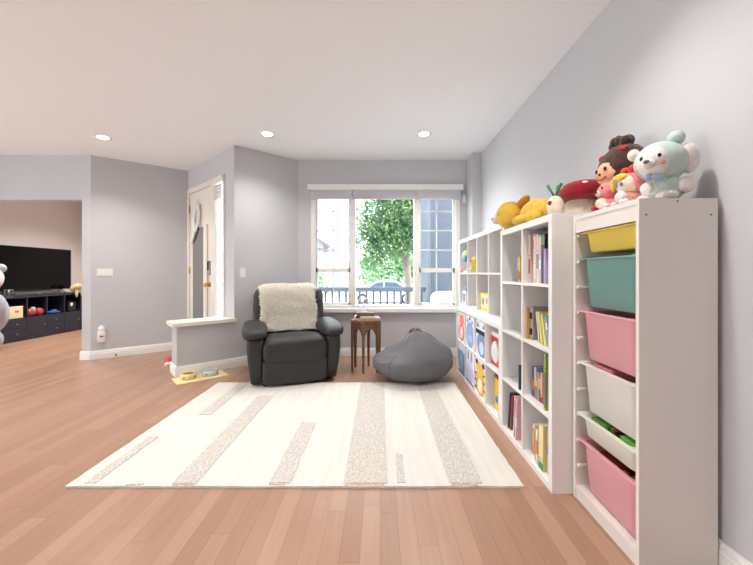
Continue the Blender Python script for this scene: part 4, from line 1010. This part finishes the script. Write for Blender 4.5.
t = thing('toy_car', 'low blue and red toy car in the third cabinet cube', 'toy', (-6.18, cub(1,1), zc))
MB().box(-.035,.035,-.09,.09,.015,.05,bev=.012).box(-.028,.028,-.04,.05,.05,.075,bev=.01).build('body', T_B, t)
for y in (-.055,.055):
    MB().cyl((-.04,y,.018),(.04,y,.018),.018).build('wheel', M_BLACK, t)
bx(-.03,.03,.09,.11,.02,.04,bev=.004).build('bumper', T_R, t)
t = thing('console', 'dark round object with a pale dial in the rightmost cabinet cube', 'ornament', (-6.2, cub(0,1)+.02, zc))
MB().box(-.05,.05,-.09,.09,0,.2,bev=.02).build('body', M_BLACK, t); MB().ell((.052,-.02,.14), (.006,.03,.035)).build('dial', T_W, t)
t = thing('plush_dog', 'beige plush dog slumped at the right end of the black cabinet', 'plush toy', (-6.135, 6.93, .772), -.2)
MB().ell((-.03,0,.08), (.06,.09,.08)).build('body', F_BG, t); MB().ell((.06,-.02,.12), (.06,.065,.06)).build('head', F_BG, t)
for y in (-.08,.05): MB().ell((.06,y,.10), (.02,.02,.055)).build('ear', F_BG, t)
MB().ell((.06,.07,-.02), (.024,.03,.085), M=None).build('leg', F_BG, t); MB().ell((.06,-.04,-.01), (.024,.03,.09)).build('leg', F_BG, t)
MB().ell((.118,-.02,.115), (.012,.014,.01)).build('nose', E_K, t)
# big soft toy at the left edge
t = thing('plush_bear', 'big pale grey plush bear sitting at the left edge of the opening', 'plush toy', (-5.91, 5.12, 0), .35)
MB().ell((0,0,.55), (.27,.25,.34)).build('body', F_GR, t); MB().ell((.02,-.02,1.08), (.20,.19,.21)).build('head', F_W, t)
MB().ell((.10,-.15,1.0), (.07,.07,.06)).build('muzzle', F_GR, t); MB().ell((.13,-.20,1.03), (.02,.02,.018)).build('nose', E_K, t)
for x, y in ((-.14,.03),(.16,.05)): MB().ell((x,y,1.23), (.07,.05,.07)).build('ear', F_GR, t)
for x, y in ((.20,-.08),(-.22,-.05)): MB().ell((x,y,.62), (.10,.10,.22)).build('arm', F_GR, t)
for x, y in ((.13,-.1),(-.13,-.1)): MB().ell((x,y,.165), (.13,.14,.165)).build('leg', F_GR, t)
for x, y in ((.15,-.2),(-.15,-.2)): MB().ell((x,y,.075), (.10,.13,.075)).build('foot', F_GR, t)

# ================================================================== OUTSIDE
struct('ground', bx(-30, 30, 5.0, 60, -.95, -.75), mat('street', S(206,206,208), .9, var=.05, scale=.6), 'pale sunlit street and driveway beyond the porch', 'ground')
struct('porch_floor', MB().box(-1.9, 3.0, 5.05, 6.75, -.75, -.06), M_DECK, 'grey porch deck outside the window', 'porch')
t = thing('porch_railing', 'grey blue porch railing with square balusters outside the window', 'railing', (0, 6.6, -.06))
bx(-1.9,.88,-.04,.05,.86,.95,bev=.006).build('top_rail', M_DECK, t); bx(-1.9,.88,-.02,.02,.08,.13).build('bottom_rail', M_DECK, t)
for k in range(21): bx(-1.86+.132*k,-1.822+.132*k,-.018,.018,.10,.87).build('baluster', M_DECK, t)
for x in (-1.35,): bx(x-.05,x+.05,-.05,.05,0,.98,bev=.004).build('post', M_DECK, t)
sd = siding_mat()
t = thing('house_wing', 'blue grey sided house wing outside the right window panel', 'building', (0,0,0))
bx(.93,2.8,6.5,8.2,-.75,3.6).build('wall', sd, t)
bx(.905,.955,6.47,6.53,-.75,3.6,bev=.004).build('corner_trim', M_DECK, t)
t = thing('covered_chair', 'porch chair under a pale plastic cover outside the right panel', 'chair', (1.18, 5.75, -.06))
MB().ell((0,.05,.36), (.32,.30,.36), e=.5, e2=.45, fn=lambda p: p*(1+.06*noise.noise(p*4))).build('cover', mat('cover_plastic', S(216,226,234), .4, bump=.5, bscale=9), t)
MB().ell((0,.24,.68), (.30,.12,.22), e=.5, e2=.5, fn=lambda p: p*(1+.06*noise.noise(p*4))).build('cover_back', mat('cover_plastic', S(216,226,234), .4), t)
# tree
def leaf_cloud(blobs, n, size, seed):
    r_ = random.Random(seed); s = MB(); tot = sum(b[3]**2 for b in blobs)
    for (cx, cy, cz, R) in blobs:
        for k in range(int(n*R*R/tot)):
            d = Vector((r_.gauss(0,1), r_.gauss(0,1), r_.gauss(0,1))).normalized()*R*(r_.random()**.4)
            c = Vector((cx, cy, cz))+d
            a = Vector((r_.gauss(0,1), r_.gauss(0,1), r_.gauss(0,.6))).normalized(); b = a.cross(Vector((r_.gauss(0,1), r_.gauss(0,1), r_.gauss(0,1)))).normalized()
            L_ = size*r_.uniform(.7,1.3); w_ = L_*.42; m = c+a*L_*.5+Vector((0,0,-.1*L_))
            o = len(s.v); s.v += [c, m+b*w_, c+a*L_+Vector((0,0,-.25*L_)), m-b*w_]; s.f.append([o,o+1,o+2,o+3]); s.m.append(0); s.s.append(False)
    return s
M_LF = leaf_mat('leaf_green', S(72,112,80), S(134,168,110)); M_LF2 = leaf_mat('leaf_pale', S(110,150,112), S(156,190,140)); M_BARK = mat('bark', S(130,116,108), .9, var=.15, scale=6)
def trees(name, x, y, h, blobs, n, size, m, seed, label, r=.13):
    t = thing(name, label, 'tree', (x, y, -.75))
    pts = [(0,0,0), (.05,0,h*.35), (-.05,.05,h*.7), (0,0,h)]
    MB().tube(pts, [r, r*.8, r*.6, r*.25], 10).build('trunk', M_BARK, t)
    for i, (bx_, by_, bz_, R) in enumerate(blobs[:5]):
        MB().tube([(0,0,h*(.42+.06*i)), (bx_*.5, by_*.5, (bz_+h*.5)/2+.1), (bx_*.9, by_*.9, bz_)], [r*.4, r*.28, r*.1], 7).build('branch', M_BARK, t)
    leaf_cloud(blobs, n, size, seed).build('foliage', m, t)['kind'] = 'stuff'
Yt = 11.0
trees('tree', X(407, Yt), Yt, 4.6, [(-.55,0,3.1,.75), (-.95,.1,3.9,.75), (.05,-.1,4.2,.95), (-.35,0,4.7,.9), (.75,.1,3.9,.8), (-.85,0,2.75,.55), (.5,.2,3.0,.5), (-.2,0,2.9,.6), (.7,0,4.8,.8), (-1.1,0,4.9,.7), (-1.35,0,3.2,.6), (-1.1,0,2.4,.45), (-.3,0,3.6,.8)], 15000, .095, M_LF, 5, 'leafy green tree right in front of the middle window panel')
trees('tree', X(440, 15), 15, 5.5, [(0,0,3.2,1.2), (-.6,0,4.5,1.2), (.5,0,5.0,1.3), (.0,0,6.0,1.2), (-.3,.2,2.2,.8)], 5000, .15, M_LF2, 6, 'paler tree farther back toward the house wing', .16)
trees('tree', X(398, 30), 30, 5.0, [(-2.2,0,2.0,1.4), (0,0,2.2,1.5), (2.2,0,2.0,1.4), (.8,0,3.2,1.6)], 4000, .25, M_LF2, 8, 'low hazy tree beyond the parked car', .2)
# shrub by the railing
t = thing('shrub', 'pale green shrub behind the railing at the left panel', 'shrub', (X(335, 7.6), 7.6, -.75))
MB().tube([(0,0,0),(.03,0,.5),(0,0,.9)], [.03,.02,.01]).build('stem', M_BARK, t)
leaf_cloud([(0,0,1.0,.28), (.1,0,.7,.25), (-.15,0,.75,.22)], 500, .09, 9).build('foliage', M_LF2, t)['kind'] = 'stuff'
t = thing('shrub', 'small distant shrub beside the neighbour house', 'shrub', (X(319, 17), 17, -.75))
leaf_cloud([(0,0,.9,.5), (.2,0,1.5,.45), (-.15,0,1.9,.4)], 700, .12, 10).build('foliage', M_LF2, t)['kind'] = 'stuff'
MB().tube([(0,0,0),(0,0,1.9)], [.05,.02]).build('stem', M_BARK, t)
# car
YC = 22
t = thing('parked_car', 'light coloured parked car in the street behind the tree', 'car', (X(384, YC), YC, -.75))
CW = mat('car_paint', S(196,206,220), .25); CG = mat('car_glass', S(70,86,104), .1)
prof = [(-2.15,.32),(-2.2,.6),(-2.05,.82),(-1.2,.95),(-.55,1.36),(.0,1.45),(.75,1.42),(1.5,1.02),(2.1,.92),(2.2,.6),(2.15,.32)]
MB().prism(prof, 'y', -.85, .85).build('body', CW, t)
s = MB().prism([(-1.0,.98),(-.5,1.3),(-.05,1.37),(-.05,.98)], 'y', -.857, -.84).prism([(.02,.98),(.02,1.37),(.7,1.34),(1.25,1.0)], 'y', -.857, -.84); s.build('side_window', CG, t)
for x in (-1.35, 1.35):
    MB().cyl((x,-.86,.32),(x,-.62,.32),.32,n=24).build('wheel', M_BLACK, t); MB().cyl((x,-.87,.32),(x,-.85,.32),.19,n=20).build('hubcap', M_STEEL, t)
bx(2.12,2.21,-.8,-.5,.62,.76,bev=.01).build('light', T_R, t); bx(-2.21,-2.12,-.8,-.5,.62,.76,bev=.01).build('light', T_W, t)
# neighbour house
YH = 27
t = thing('neighbour_house', 'white neighbour house with grey roof and brown gable eaves', 'building', (0, 0, -.75))
M_HW = mat('house_white', S(232,232,232), .8); M_RF = mat('roof_grey', S(160,166,176), .9); M_EV = mat('eave_brown', S(104,88,96), .7)
xa, xb = X(300, YH), X(352, YH); zr0 = Z(262, YH)+.75; zr1 = Z(250, YH)+.75
bx(xa, xb, YH, YH+6, 0, zr0).build('wall', M_HW, t)
MB().prism([(YH-.4, zr0), (YH+3, zr1+.6), (YH+6.4, zr0)], 'x', xa-.3, xb+.3).build('roof', M_RF, t)
bx(xa+2.2, xb-.5, YH-.03, YH+.05, 0, 1.9).build('garage_door', mat('garage_grey', S(206,208,212), .7), t)
xg = X(310, 20); zg = Z(232, 20)+.75
bx(xg-2.6, xg+.35, 20.4, 26, 0, zg-1.0).build('wing_wall', M_HW, t)
s = MB(); Mg = None
s.prism([(xg-3, zg-1.0),(xg-1.0, zg+.55),(xg+1.15, zg-.75),(xg+1.15, zg-.95),(xg-1.0, zg+.32),(xg-3, zg-1.2)], 'y', 20.0, 20.35)
s.build('gable_eave', M_EV, t)
bx(xg+.75, xg+1.0, 20.05, 20.3, zg-1.15, zg-.72).build('bracket', M_EV, t)
bx(xg-.5, xg+.95, 20.1, 20.3, zg-1.1, zg-.98).build('tie_beam', M_EV, t)
MB().prism([(xg-3, zg-1.02),(xg-1.0, zg+.53),(xg+1.12, zg-.78)], 'y', 20.35, 26).build('gable_roof', M_RF, t)

# ================================================================== sub-parts: pieces that sit on a part (all of them share its origin)
def sub(host, names, only=None):
    for p in [o for o in bpy.data.objects if o.name.split('.')[0] == host and o.parent and not o.parent.parent]:
        if only and p.parent.name.split('.')[0] != only: continue
        for c in list(p.parent.children):
            if c is not p and c.name.split('.')[0] in names: c.parent = p
bpy.context.view_layer.update()
sub('head', ('eye','nose','muzzle','mouth','cheek','ear','beak','closed_eye','hair','hair_lock','hood','bow','face','bobble','cord'))
sub('hair', ('face','eye','nose','mouth','tufted_crest','bow','ear'), 'plush_monkey')
sub('cap', ('dot',)); sub('door_panel', ('hinge','keypad_lock','keypad','door_knob'), 'door_1')
sub('backrest', ('headrest','lumbar_cushion','wing')); sub('table_top', ('table_moulding',)); sub('wall', ('corner_trim','garage_door'))
sub('gable_eave', ('bracket','tie_beam')); sub('body', ('side_window','light'), 'parked_car'); sub('plate', ('rocker',)); sub('carton', ('flap','lid','ball','picture','picture_spot','print_spot','handle'))
sub('bezel', ('screen',)); sub('bowl', ('paw_mark',)); sub('box_shell', ('print_body','print_head','print_ear','print_belly','print_snout','print_crown','print_mask','print_trunk','print_grass','print_stripe'))
